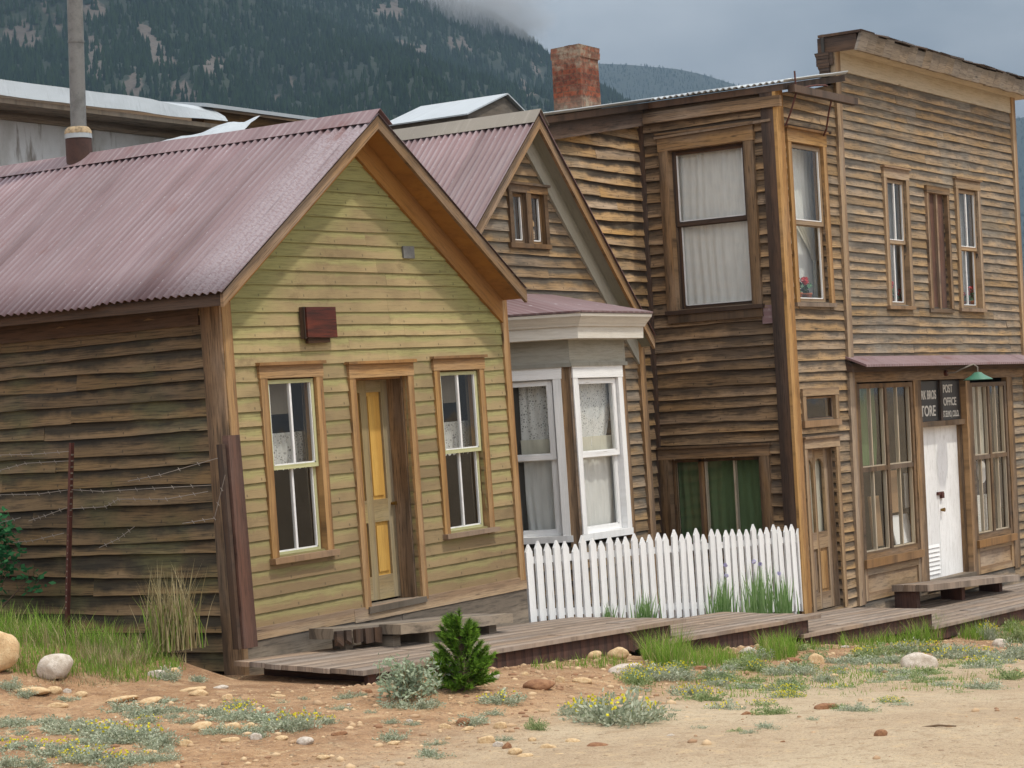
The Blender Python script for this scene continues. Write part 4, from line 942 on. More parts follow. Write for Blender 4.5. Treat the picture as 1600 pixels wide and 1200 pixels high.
mb = MB(); mb.box(FP, sd[0]-.05, sd[1]+.05, -.95, -.862, -.2, .05, j=.004); mb.build('threshold', M['grey_board'], po)
# monitor on the rear roof
mon = bpy.data.objects.new('roof_monitor', None); col.objects.link(mon); mon.parent = po; mon.location = Vector((27, 18, 5.5))-Vector(po.location)
MX, MZ = 27.15, 6.36; my0, my1 = 17.4, 18.9
mb = MB(); P = [(MX-1.0, my0, 5.3), (MX+.75, my0, 5.3), (MX+.75, my0, 6.0), (MX, my0, MZ-.02), (MX-1.0, my0, 6.0)]
mb.poly([Vector(p) for p in P]+[Vector(p)+Vector((0, 1.5, 0)) for p in P], [(0, 1, 2, 3, 4), (9, 8, 7, 6, 5)]+[(i, i+5, (i+1) % 5+5, (i+1) % 5) for i in range(5)], None, .5); mb.build('monitor_wall', M['grey_board'], mon)
mb = MB(); mb.face([(MX, my0-.06, MZ+.02), (MX, my1, MZ+.02), (MX-1.1, my1, 5.99), (MX-1.1, my0-.06, 5.99)], [(0, 0), (1.5, 0), (1.5, 1), (0, 1)], .5); mb.face([(MX, my0-.06, MZ+.02), (MX+.85, my0-.06, 5.97), (MX+.85, my1, 5.97), (MX, my1, MZ+.02)], [(0, 0), (0, 1), (1.5, 1), (1.5, 0)], .5)
mb.build('monitor_roof', M['galv'], mon, recalc=False, solid=.02)

# signs over the door
def text(parent, body, fr, u, v, w, size, mat, name='lettering', sx=1., align='CENTER'):
    cu = bpy.data.curves.new('t', 'FONT'); cu.body = body; cu.size = size; cu.extrude = .002; cu.align_x = align; cu.offset = .0022*size/.12
    o = bpy.data.objects.new('t', cu); col.objects.link(o)
    dg = bpy.context.evaluated_depsgraph_get(); me = bpy.data.meshes.new_from_object(o.evaluated_get(dg)); bpy.data.objects.remove(o)
    org = world_loc(parent)
    for vt in me.vertices: vt.co = fr(u+vt.co.x*sx, v+vt.co.y, w+vt.co.z)-org
    me.materials.clear(); me.materials.append(mat); me.name = name
    t = bpy.data.objects.new(name, me); col.objects.link(t); t.parent = parent; return t
s1 = thing('shop_sign', 'narrow black sign reading RK BROS TORE left of the post office sign', 'sign', FP(28.4, 1.3, -.05))
mb = MB(); mb.box(FP, 28.02, 28.80, 1.295, 1.845, -.10, -.055); mb.build('sign_board', M['black_sign'], s1)
text(s1, 'RK BROS', FP, 28.46, 1.60, -.054, .17, M['sign_white'], sx=.78); text(s1, 'TORE', FP, 28.42, 1.37, -.054, .20, M['sign_white'], sx=1.05)
s3 = thing('post_office_sign', 'black sign with white words POST OFFICE ST.ELMO, COLO. above the white doors', 'sign', FP(29.2, 1.3, -.05))
mb = MB(); mb.box(FP, 28.88, 29.60, 1.295, 1.845, -.10, -.055); mb.build('sign_board', M['black_sign'], s3)
text(s3, 'POST', FP, 29.16, 1.68, -.054, .155, M['sign_white'], sx=.95); text(s3, 'OFFICE', FP, 29.22, 1.50, -.054, .155, M['sign_white'], sx=.95); text(s3, 'ST.ELMO, COLO.', FP, 29.25, 1.34, -.054, .12, M['sign_white'], sx=.66)
mb = MB(); mb.box(FP, 28.80, 28.88, 1.29, 1.85, -.12, -.02, j=.003); mb.build('sign_mullion', M['dark_trim'], po)
mb = MB(); mb.box(FP, 28.0, 29.62, 1.285, 1.86, -.2, -.13); mb.build('transom_panel', M['dark_trim'], po)
# lamp
lp = thing('barn_lamp', 'green enamel gooseneck barn lamp over the post office door', 'lamp', (29.0, 11.55, 1.95))
L0 = onY(1478, 583, 11.55); L1 = onY(1528, 588, 11.18)
mb = MB(); mid = (L0+L1)/2
mb.tube([L0, L0+Vector((.02, -.12, .0)), mid+Vector((0, 0, .08)), L1+Vector((-.06, .03, .17)), L1+Vector((0, 0, .13)), L1+Vector((.0, 0, .03))], .011, 8); mb.build('arm', M['wire'], lp)
mb = MB(); mb.lathe(L1, [(.02, .06), (.05, .055), (.09, .02), (.19, -.035), (.205, -.05), (.19, -.045), (.08, .0), (.0, .03)], 24); mb.build('lamp_shade', M['green_enamel'], lp)
mb = MB(); mb.tube([L0+Vector((0, .03, 0)), L0+Vector((0, -.02, 0))], .04, 12); mb.build('wall_plate', M['iron'], lp)

# geraniums
def geranium(c, label, s=1.):
    t = thing('potted_geranium', label, 'potted plant', c, 'potted geraniums inside the upper windows')
    c = Vector(c); q = MB(); q.lathe(c, [(.0, 0), (.045*s, 0), (.065*s, .09*s), (.07*s, .09*s), (.07*s, .11*s), (.0, .10*s)], 12); q.build('pot', M['terracotta'], t)
    q = MB()
    for k in range(40):
        a = R.random()*6.28; r = R.uniform(.02, .10)*s; h = R.uniform(.10, .21)*s; p = c+Vector((r*math.cos(a), r*math.sin(a)*.6, h)); d = .03*s
        n_ = Vector((R.uniform(-1, 1), R.uniform(-1, .2), R.uniform(0, 1))).normalized(); b1 = n_.orthogonal().normalized()*d; b2 = n_.cross(b1)
        q.face([p+b1, p+b2, p-b1, p-b2])
    q.build('leaves', M['leaf'], t, recalc=False)
    q = MB()
    for k in range(5):
        a = R.random()*6.28; r = R.uniform(.0, .10)*s; p = c+Vector((r*math.cos(a), r*math.sin(a)*.6, R.uniform(.20, .29)*s))
        for j in range(14):
            o = Vector((R.gauss(0, 1), R.gauss(0, 1), R.gauss(0, 1))).normalized(); b1 = o.orthogonal().normalized()*.018*s; b2 = o.cross(b1); pp = p+o*.026*s
            q.face([pp+b1, pp+b2, pp-b1, pp-b2])
    q.build('blossoms', M['petal'], t, recalc=False); return t
geranium(FN(24.68, 2.865, -.13), 'red geranium in a terracotta pot, at the left edge of the window with tied curtain', 1.15)
geranium(FN(24.95, 2.865, -.13), 'red geranium in a terracotta pot, beside the tail of the tied cream curtain', 1.15)
geranium(FP(27.50, 2.865, -.13), 'red geranium pot in the upper store window beside the boarding house', 1.1)
geranium(FP(27.80, 2.865, -.13), 'small red geranium pot nearest the boarded window', .85)
geranium(FP(30.08, 2.865, -.13), 'low red geranium behind the last upper store window', .95)
geranium(FP(30.38, 2.865, -.13), 'taller red geranium in the last upper store window', 1.1)
# shop display
def sheetthing(name, label, cat, fr, u0, u1, v0, v1, w, mat, tilt=.0, th=.01):
    q = MB(); q.hexa([fr(u, v, w+ww-(v-v0)*tilt) for u in (u0, u1) for v in (v0, v1) for ww in (0, th)]); return tag(q.build(name, mat), label, cat)
sheetthing('notice_sheet', 'white notice leaning low inside the shop window left of the doors', 'notice', FP, 27.25, 27.85, -.30, .08, -.12, M['paper'], .2)
sheetthing('hanging_poster', 'tan poster hung in the shop window behind the middle mullion', 'poster', FP, 27.25, 27.55, .12, .68, -.16, M['kraft'])
sheetthing('hanging_tag', 'narrow white paper strip hung beside the tan poster', 'paper strip', FP, 27.72, 27.86, .16, .62, -.16, M['paper'])
sheetthing('display_board', 'brown display board standing inside the left shop window', 'display board', FP, 26.85, 27.15, -.3, .36, -.28, M['kraft'], .05, .03)
sheetthing('display_cloth', 'white lace cloth draped in the shop window right of the doors', 'cloth', FP, 30.1, 30.9, -.34, .18, -.12, M['lace'])
sheetthing('dark_panel', 'dark slate panel behind the lace cloth in the right shop window', 'panel', FP, 30.5, 31.2, .16, .66, -.28, M['slate'])
q = MB(); V = [FP(30.62+.16*math.cos(2*math.pi*k/20), .50+.16*math.sin(2*math.pi*k/20), -.16) for k in range(20)]
q.poly(V+[v+Vector((0, .02, 0)) for v in V], [tuple(range(20)), tuple(range(39, 19, -1))]+[(i, (i+1) % 20, (i+1) % 20+20, i+20) for i in range(20)]); tag(q.build('round_plate', M['paper']), 'round white plate propped among the goods in the shop window beside the doors', 'plate')
sheetthing('price_card', 'white cards stacked up the far side of the right shop window', 'cards', FP, 31.25, 31.42, -.05, .6, -.16, M['paper'])

# ================================================================== SHED BEHIND
sh = thing('limewashed_shed', 'long limewashed building with peeling pale walls behind the cabin roof', 'building', (21.5, 23, 0))
YS = 20.
mb = MB(); mb.box(I3, 14, 25.9, YS, YS+.2, -.5, 5.72); mb.box(I3, 25.7, 25.9, YS+.2, 28, -.5, 5.9); mb.box(I3, 14, 14.2, YS+.2, 28, -.5, 5.9); mb.build('wall', M['stucco'], sh)
mb = MB(); mb.box(I3, 14, 23.3, YS-.55, YS+.3, 5.80, 5.86); mb.box(I3, 14, 26.0, YS-.06, YS-.02, 5.70, 5.80, j=.01); mb.build('soffit_board', M['grey_board'], sh)
mb = MB(); mb.box(I3, 23.2, 27.2, YS-.22, YS-.12, 5.93, 6.11, j=.02); mb.box(I3, 23.3, 26.4, YS-.26, YS-.16, 5.72, 5.90, j=.02); mb.box(I3, 23.2, 27.0, YS-.16, YS, 5.6, 6.10); mb.build('wall_plate', M['brown_trim'], sh)
mb = MB(); nS = 40
def edge(i): 
    x = 13.5+9.75*i/nS; return x, .02*mnoise.noise(Vector((x*1.1, 0, 2)))
for i in range(nS):
    (x0, a), (x1, b) = edge(i), edge(i+1)
    dr0 = .10*max(0, (i-34)/6); dr1 = .10*max(0, (i+1-34)/6)
    P = lambda x, h, d: [Vector((x, 28, 7.4)), Vector((x, YS-.35+.4*d, 6.12+h)), Vector((x, YS-.55, 6.08+h-d)), Vector((x, YS-.60, 5.88+h*1.6+d*.3))]
    p, q = P(x0, a, dr0), P(x1, b, dr1)
    for k in range(3): mb.face([p[k], q[k], q[k+1], p[k+1]], [(x0, k), (x1, k), (x1, k+1), (x0, k+1)], .5, 0, False)
mb.build('roof', M['galv'], sh, recalc=False, solid=.01)
mb = MB()
mb.hexa([Vector((x, y, 6.17+(y-YS)*.15+z)) for x in (23.0, 27.6) for y in (YS-.45, 27) for z in (0, .05)]); mb.build('roof', M['galv'], sh)

# ================================================================== BOARDWALK
def deck(name_label, X0, X1, y0, y1, z00, z01, z10, z11, skirt, seed):
    """z00 near-left z01 far-left z10 near-right z11 far-right (top of planks run along X)"""
    t = thing('boardwalk_section', name_label, 'boardwalk', ((X0+X1)/2, (y0+y1)/2, z00-.2), 'boardwalk sections along the storefronts')
    rr = random.Random(seed)
    def Z(x, y):
        s = (x-X0)/(X1-X0); q = (y-y0)/(y1-y0); return (z00*(1-s)+z10*s)*(1-q)+(z01*(1-s)+z11*s)*q
    mb = MB(); n = 8; w = (y1-y0)/n
    for k in range(n):
        ya, yb = y0+w*k, y0+w*(k+1)-.006
        cuts = [X0]; x = X0+rr.uniform(1.2, 2.6)
        while x < X1-.6: cuts.append(x); x += rr.uniform(1.8, 3)
        cuts.append(X1)
        for a, b in zip(cuts[:-1], cuts[1:]):
            dz = rr.uniform(-.004, .004); ea = rr.uniform(0, .02) if a == X0 else .002; eb = rr.uniform(-.02, .02) if b == X1 else 0
            mb.hexa([Vector((x, y, Z(x, y)+dz-h)) for x in (a+ea, b+eb) for y in (ya, yb) for h in (.038, 0)], uvax=0)
    mb.build('planks', M['deck'], t)
    mb = MB()
    xs = X0+.12
    while xs < X1-.25:
        xe = min(xs+rr.uniform(.10, .16), X1-.2)
        mb.hexa([Vector((x, y, Z(x, y0)-h)) for x in (xs, xe-.003) for y in (y0+.04, y0+.07+rr.uniform(0, .006)) for h in (.042, .042+skirt*rr.uniform(.85, 1.05))]); xs = xe
    mb.build('skirt', M['deck_edge'], t)
    mb = MB()
    for x in (X0+.35, (X0+X1)/2, X1-.3):
        mb.hexa([Vector((xx, y, Z(xx, y)-h)) for xx in (x, x+.12) for y in (y0+.08, y1-.03) for h in (.045, .18)])
    mb.hexa([Vector((xx, y, Z(xx, y)-h)) for xx in (X1-.28, X1-.22) for y in (y0+.08, y1) for h in (.04, .2)])
    mb.split('joist', M['deck_edge'], t)
    return t
deck('boardwalk section in front of the olive cabin', 13.45, 18.60, 10.2, 11.48, -.185, -.13, -.345, -.33, .19, 1)
deck('boardwalk section in front of the white picket fence', 18.25, 21.60, 10.2, 11.40, -.505, -.48, -.625, -.60, .17, 2)
deck('boardwalk section below the arched glass door', 21.15, 24.95, 10.2, 11.45, -.79, -.75, -.915, -.90, .17, 3)
deck('boardwalk section in front of the white post office doors', 24.7, 36.0, 10.2, 11.50, -1.10, -1.03, -1.36, -1.30, .15, 4)
# steps
t = thing('plank_step', 'rotten grey plank step on the boardwalk below the cabin door', 'step', (15.6, 11.2, -.25))
mb = MB(); n = 14
for (ya, yb, st) in ((10.98, 11.20, 15.05), (11.205, 11.46, 14.42)):
    V = []; U = []
    for k in range(n+1):
        x = st+(16.78-st)*k/n; ztop = .02-.052*(x-14.4)+.006*mnoise.noise(Vector((x*3, ya, 0))); th = .085+.012*mnoise.noise(Vector((x*5, ya, 3))); jg = .04*mnoise.noise(Vector((k*1.7, ya, 9))) if k < 2 else 0
        V += [Vector((x+jg, ya, ztop-th)), Vector((x+jg, ya, ztop)), Vector((x-jg, yb, ztop)), Vector((x-jg, yb, ztop-th))]; U += [(x, 0), (x, .1), (x, .9), (x, 1)]
    F = [(q*4+k, q*4+(k+1) % 4, q*4+4+(k+1) % 4, q*4+4+k) for q in range(n) for k in range(4)]+[(0, 3, 2, 1), (n*4, n*4+1, n*4+2, n*4+3)]
    mb.poly(V, F, U)
mb.build('tread', M['grey_board'], t)
for (x0, x1, y0) in ((15.1, 15.2, 11.10), (15.55, 15.75, 11.05), (16.5, 16.62, 11.06), (14.7, 14.8, 11.3)):
    q = MB(); q.hexa([Vector((x, y, z)) for x in (x0, x1) for y in (y0, 11.44) for z in (-.24-.03*(x0-14.5), -.09-.04*(x0-14.5))]); q.build('leg', M['grey_board'], t)
q = MB()
for k in range(5): q.hexa([Vector((x, y, z-.05*(x-14.4))) for x in (14.42+.13*k, 14.42+.13*k+R.uniform(.05, .12)) for y in (11.17, 11.2) for z in (-.075-R.uniform(0, .07), .0)])
q.build('rotten_edge', M['dark_trim'], t)
t = thing('plank_step', 'plank step with legs coloured dark like the shade under it, below the white post office doors', 'step', (28.1, 11.2, -1.1))
mb = MB()
for k in range(3): mb.hexa([Vector((x, y, -.77-.052*(x-26.5)+h)) for x in (26.5, 29.85) for y in (11.0+.165*k, 11.0+.165*(k+1)-.006) for h in (-.085, R.uniform(-.003, .003))], uvax=0)
mb.build('tread', M['deck'], t)
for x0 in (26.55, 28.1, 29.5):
    q = MB(); q.hexa([Vector((x, y, -.84-.052*(x-26.5)+h)) for x in (x0, x0+.12) for y in (11.18, 11.48) for h in (-.32, -.02)]); q.build('leg', M['deck_edge'], t)  # dark leg colour stands in for the shade below the tread

# ================================================================== PICKET FENCE
pf = thing('picket_fence', 'white picket fence with pointed pickets along the boardwalk', 'fence', (21, 11.6, -.6))
NP = 36
def fl_(s): return Vector((18.10+5.9*s, 11.62-.06*s, 0))
for k in range(NP):
    s = k/(NP-1); p = fl_(s); zt = .44-.245*s+.024*math.sin(k*2.3)+.022*R.uniform(-1, 1); zb = -.36-.48*s; ln = R.uniform(-.022, .022)+.02
    q = MB(); hw = .057; th = .022
    prof = [(-hw, zb), (hw, zb), (hw, zt-.075), (0, zt), (-hw, zt-.075)]
    V = [Vector((p.x+x-ln*(z-zb), p.y+dy, z)) for dy in (-th, 0) for x, z in prof]
    q.poly(V, [(0, 1, 2, 3, 4), (9, 8, 7, 6, 5)]+[(i, i+5, (i+1) % 5+5, (i+1) % 5) for i in range(5)], [(z, .5+x*8) for dy in (0, 1) for x, z in prof]); q.build('picket', M['white_paint'], pf)
for (a, b) in ((.27, .02), (-.24, -.72)):
    q = MB(); q.hexa([fl_(s)+Vector((0, dy, (a if s == 0 else b)+h)) for s in (0, 1) for dy in (.002, .04) for h in (-.035, .035)], uvax=0); q.build('rail', M['white_paint'], pf)
for s in (.02, .5, .98):
    q = MB(); p = fl_(s); q.hexa([p+Vector((dx, dy, z)) for dx in (-.045, .045) for dy in (.045, .13) for z in (-1.0, .30-.25*s)]); q.build('post', M['white_paint'], pf)

# ================================================================== WIRE FENCE
wf = thing('wire_fence', 'rusty steel post with sagging barbed wire beside the cabin wall', 'fence', (13.2, 12.8, .2))
XW = 13.30; pb = onX(103, 985, XW); ptop = onX(113, 692, XW)
mb = MB(); mb.bar(pb-Vector((0, 0, .2)), ptop, .038, .008, (0, 1, 0)); mb.bar(pb-Vector((0, 0, .2))+Vector((0, .018, 0)), ptop+Vector((0, .018, 0)), .008, .035, (0, 1, 0))
pst = mb.build('post', M['iron'], wf)
mb = MB()
for k in range(26): c = pb.lerp(ptop, .12+.85*k/26)+Vector((-.004, -.006, 0)); mb.bar(c-Vector((.012, 0, 0)), c+Vector((.012, 0, 0)), .012, .012)
mb.build('studs', M['galv_old'], pst)
def wire(pxs, X=None, sag=0):
    mb = MB(); P = [onX(x, y, XW if x < 250 else XW+.15*(x-250)/100) for x, y in pxs]; pts = []
    for a, b in zip(P[:-1], P[1:]):
        for k in range(6): pts.append(a.lerp(b, k/6))
    pts.append(P[-1]); mb.tube(pts, .0032, 5)
    for k in range(2, len(pts)-1, 2):
        c = pts[k]; mb.tube([c+Vector((.0, -.012, -.014)), c+Vector((0, .012, .014))], .003, 4)
    mb.build('wire', M['wire'], wf)
for w_ in ([(-60, 712), (0, 711), (50, 710), (112, 705)], [(-60, 745), (0, 735), (40, 724), (110, 720)], [(-50, 772), (0, 773), (60, 772), (110, 765), (160, 768), (240, 763), (330, 758)], [(-60, 820), (0, 817), (32, 809)], [(45, 814), (70, 806), (106, 793)], [(112, 795), (165, 792), (185, 780), (260, 780), (325, 768)], [(200, 752), (250, 742), (340, 716)], [(155, 856), (185, 842), (210, 823)], [(285, 818), (335, 810), (352, 742)], [(20, 848), (50, 845), (100, 833)]): wire(w_)

# ================================================================== VEGETATION
def blade(mb, p, h, w, lean, az, bend=.5, rnd=None, seg=2):
    a = Vector((math.cos(az), math.sin(az), 0)); s = Vector((-a.y, a.x, 0)); P = []
    rr = R.random() if rnd is None else rnd
    pts = [Vector(p)+a*(lean*h*(t**1.6))+Vector((0, 0, h*t*(1-.15*bend*t))) for t in [k/seg for k in range(seg+1)]]
    V = []
    for k, q in enumerate(pts[:-1]): ww = w*(1-.55*k/seg); V += [q-s*ww/2, q+s*ww/2]
    V.append(pts[-1]); F = [(2*k, 2*k+1, 2*k+3, 2*k+2) for k in range(seg-1)]+[(2*seg-2, 2*seg-1, 2*seg)]
    mb.poly(V, F, [(0, 0)]*len(V), rr)
def grass_patch(name, label, spots, mat, seed=1):
    """spots: (px, py, rx_px, ry_px, count, hmin, hmax)"""
    rr = random.Random(seed); mb = MB()
    for (px, py, rx, ry, n, h0, h1) in spots:
        for k in range(n):
            a = rr.random()*6.28; r = rr.random()**.5; p = at(px+rx*r*math.cos(a), py+ry*r*math.sin(a))
            if p.y > 11.4 and p.x > 13.55: continue
            blade(mb, p-Vector((0, 0, .02)), rr.uniform(h0, h1)*rr.uniform(.6, 1.1), rr.uniform(.004, .009), rr.uniform(.05, .8), rr.random()*6.28, rr.random(), rr.random())
    o = mb.build(name, mat, None, recalc=False); tag(o, label, 'grass', None, 'stuff'); return o
grass_patch('grass', 'green grass growing along the foot of the dark cabin wall', [(40, 985, 90, 28, 2600, .16, .34), (150, 988, 90, 30, 2600, .14, .34), (230, 1000, 90, 34, 2600, .12, .28), (310, 1008, 60, 26, 1500, .14, .26), (90, 1035, 100, 25, 1500, .06, .16), (210, 1045, 80, 22, 1100, .06, .15), (130, 960, 40, 12, 80, .4, .55), (170, 968, 60, 10, 80, .4, .6)], M['grass'], 3)
grass_patch('dry_grass', 'dry straw coloured grass on the bank left of the cabin', [(180, 1030, 60, 18, 700, .10, .22), (290, 1020, 50, 20, 350, .10, .25), (80, 1000, 80, 20, 350, .15, .3), (140, 1060, 90, 14, 400, .04, .1)], M['dry_grass'], 4)
grass_patch('grass', 'green grass tufts along the street edge of the boardwalk', [(1040, 1028, 36, 14, 1300, .12, .34), (1012, 1020, 14, 6, 260, .15, .34), (1090, 1034, 50, 12, 900, .08, .20), (1150, 1032, 40, 9, 400, .06, .14), (1215, 1022, 32, 11, 900, .10, .28), (1185, 1030, 30, 8, 200, .06, .14), (940, 1037, 45, 8, 300, .05, .14), (870, 1042, 40, 6, 160, .05, .12), (1345, 1004, 40, 10, 900, .08, .22), (1400, 1000, 40, 10, 1000, .10, .26), (1448, 996, 28, 11, 1000, .16, .36), (1265, 1012, 20, 6, 160, .06, .14), (1500, 992, 30, 7, 200, .06, .16), (1120, 1018, 24, 5, 120, .06, .12), (1300, 1008, 50, 7, 260, .05, .12), (1528, 992, 32, 10, 700, .12, .28), (1588, 985, 20, 9, 300, .10, .22), (1420, 1055, 150, 26, 2600, .03, .08), (1230, 1068, 170, 26, 2400, .03, .08), (1540, 1085, 70, 14, 350, .03, .06), (1100, 1075, 120, 18, 500, .03, .06)], M['grass'], 5)
# tall dry tussock
t = thing('grass_tussock', 'tall tussock of straw and green stems by the cabin corner', 'grass tussock', onX(272, 1010, 13.05))
c = onX(272, 1010, 13.05); mb = MB(); mb2 = MB()
for k in range(300): blade(mb, c+Vector((R.gauss(0, .09), R.gauss(0, .09), -.02)), R.uniform(.2, .72), .010, R.uniform(.02, .4), R.random()*6.28, R.random(), None, 3)
for k in range(120): blade(mb2, c+Vector((R.gauss(0, .10), R.gauss(0, .10), -.02)), R.uniform(.15, .5), .010, R.uniform(.05, .5), R.random()*6.28, R.random(), None, 3)
mb.build('dry_stems', M['dry_grass'], t, recalc=False); mb2.build('green_stems', M['grass'], t, recalc=False)
# irises at the fence
def iris(x, y, n, hh, spread, label, fl):
    z = -.50-.085*(x-18.1); t = thing('iris_plant', label, 'plant', (x, y, z), 'irises growing along the picket fence'); mb = MB()
    for k in range(n): blade(mb, Vector((x+R.gauss(0, spread), y+R.uniform(-.03, .03), z)), hh*R.uniform(.55, 1.1), .020, R.uniform(.02, .35), R.choice((0, 3.14))+R.uniform(-.5, .5), R.random(), None, 3)
    mb.build('blades', M['iris'], t, recalc=False)
    if fl:
        q = MB()
        for k in range(fl):
            p = Vector((x+R.gauss(0, spread), y, z+hh*R.uniform(.9, 1.15))); q2 = p
            for j in range(8):
                o = Vector((R.gauss(0, 1), R.gauss(0, 1), R.gauss(0, 1))).normalized(); b1 = o.orthogonal().normalized()*.02; b2 = o.cross(b1); q.face([q2+o*.02+b1, q2+o*.02+b2, q2+o*.02-b1, q2+o*.02-b2])
        q.build('flowers', M['iris_flower'], t, recalc=False)
iris(19.35, 11.50, 40, .36, .09, 'small tuft of iris blades in front of the fence above the first boardwalk end', 0)
iris(20.1, 11.50, 50, .46, .13, 'spreading iris tuft at the middle of the picket fence', 0)
iris(21.75, 11.48, 56, .62, .17, 'lilac flowered iris clump left of the densest blades by the fence', 2)
iris(22.7, 11.48, 90, .72, .26, 'densest tall iris clump in front of the right half of the fence', 2)
iris(23.4, 11.48, 34, .60, .14, 'iris tuft at the right end of the picket fence', 1)

# shared sage clump meshes
def sage_mesh(kind, n, flat, seed):
    rr = random.Random(seed); mb = MB()
    for s_ in range(38):     # stems radiating, each with leaves
        az = rr.random()*6.28; el = math.acos(rr.uniform(.05, 1)); d = Vector((math.sin(el)*math.cos(az), math.sin(el)*math.sin(az), math.cos(el)*flat)); L = rr.uniform(.55, 1.)*.5
        st0 = Vector((rr.gauss(0, .1), rr.gauss(0, .1), 0))
        for k in range(int(n*2.1)):
            t = rr.uniform(.2, 1.); p = st0+d*L*t+Vector((rr.gauss(0, .04), rr.gauss(0, .04), rr.gauss(0, .03)))
            if p.z < 0: p.z = .01
            dr_ = (d+Vector((rr.gauss(0, .6), rr.gauss(0, .6), rr.gauss(.2, .5)))).normalized(); sd = dr_.cross(Vector((rr.gauss(0, 1), rr.gauss(0, 1), rr.gauss(0, 1)))).normalized(); ll = rr.uniform(.035, .075); lw_ = .014
            mb.poly([p, p+dr_*ll*.5+sd*lw_, p+dr_*ll, p+dr_*ll*.5-sd*lw_], [(0, 1, 2, 3)], [(0, 0)]*4, rr.random())
    me_o = mb.build('t', M[kind], None, recalc=False); me = me_o.data; bpy.data.objects.remove(me_o); return me
SAGE = {k: [sage_mesh(k, 17, f, s) for s, f in ((1, .55), (2, .45), (3, .65))] for k in ('sage', 'sage_green')}
def flower_mesh(seed):
    rr = random.Random(seed); mb = MB()
    for k in range(26):
        a = rr.random()*6.28; r = .42*rr.random()**.5; p = Vector((r*math.cos(a), r*math.sin(a), (.42*(1-(r/.55)**2)**.5)*.5+rr.uniform(.0, .07)))
        for j in range(4):
            o = Vector((rr.gauss(0, 1), rr.gauss(0, 1), rr.gauss(.6, .6))).normalized(); b1 = o.orthogonal().normalized()*.017; b2 = o.cross(b1); q = p+o*.012; mb.face([q+b1, q+b2, q-b1, q-b2], [(0, 0)]*4, rr.random())
    o = mb.build('t', M['flower'], None, recalc=False); me = o.data; bpy.data.objects.remove(o); return me
FLW = [flower_mesh(s) for s in (1, 2)]
SG = 'low grey-green sage clumps on the bare verge'
GENERIC = {('sage', 0): 'low silvery sage clump without flowers on the sandy verge', ('sage', 1): 'silvery sage clump dotted with yellow flowers on the verge', ('sage_green', 0): 'greener leafy weed clump without flowers on the verge', ('sage_green', 1): 'greener weed clump with many yellow flowers on the verge'}
def clump(px, py, wpx, hpx, fl=0, kind='sage', label=None, name='sagebrush'):
    p = at(px, py); dp = depth(p); W = wpx/FPX*dp; H = hpx/FPX*dp
    me = R.choice(SAGE[kind])
    o = bpy.data.objects.new(name, me); col.objects.link(o); o.location = p-Vector((0, 0, .015)); o.rotation_euler = (0, 0, R.random()*6.28)
    o.scale = (W*1.2, W*1.15, max(H/.30, W*.38))
    tag(o, label or GENERIC[(kind, 1 if fl else 0)], 'sagebrush' if kind == 'sage' else 'weed', None if label else SG)
    if fl:
        f = bpy.data.objects.new('flowers', R.choice(FLW)); col.objects.link(f); f.parent = o
    return o
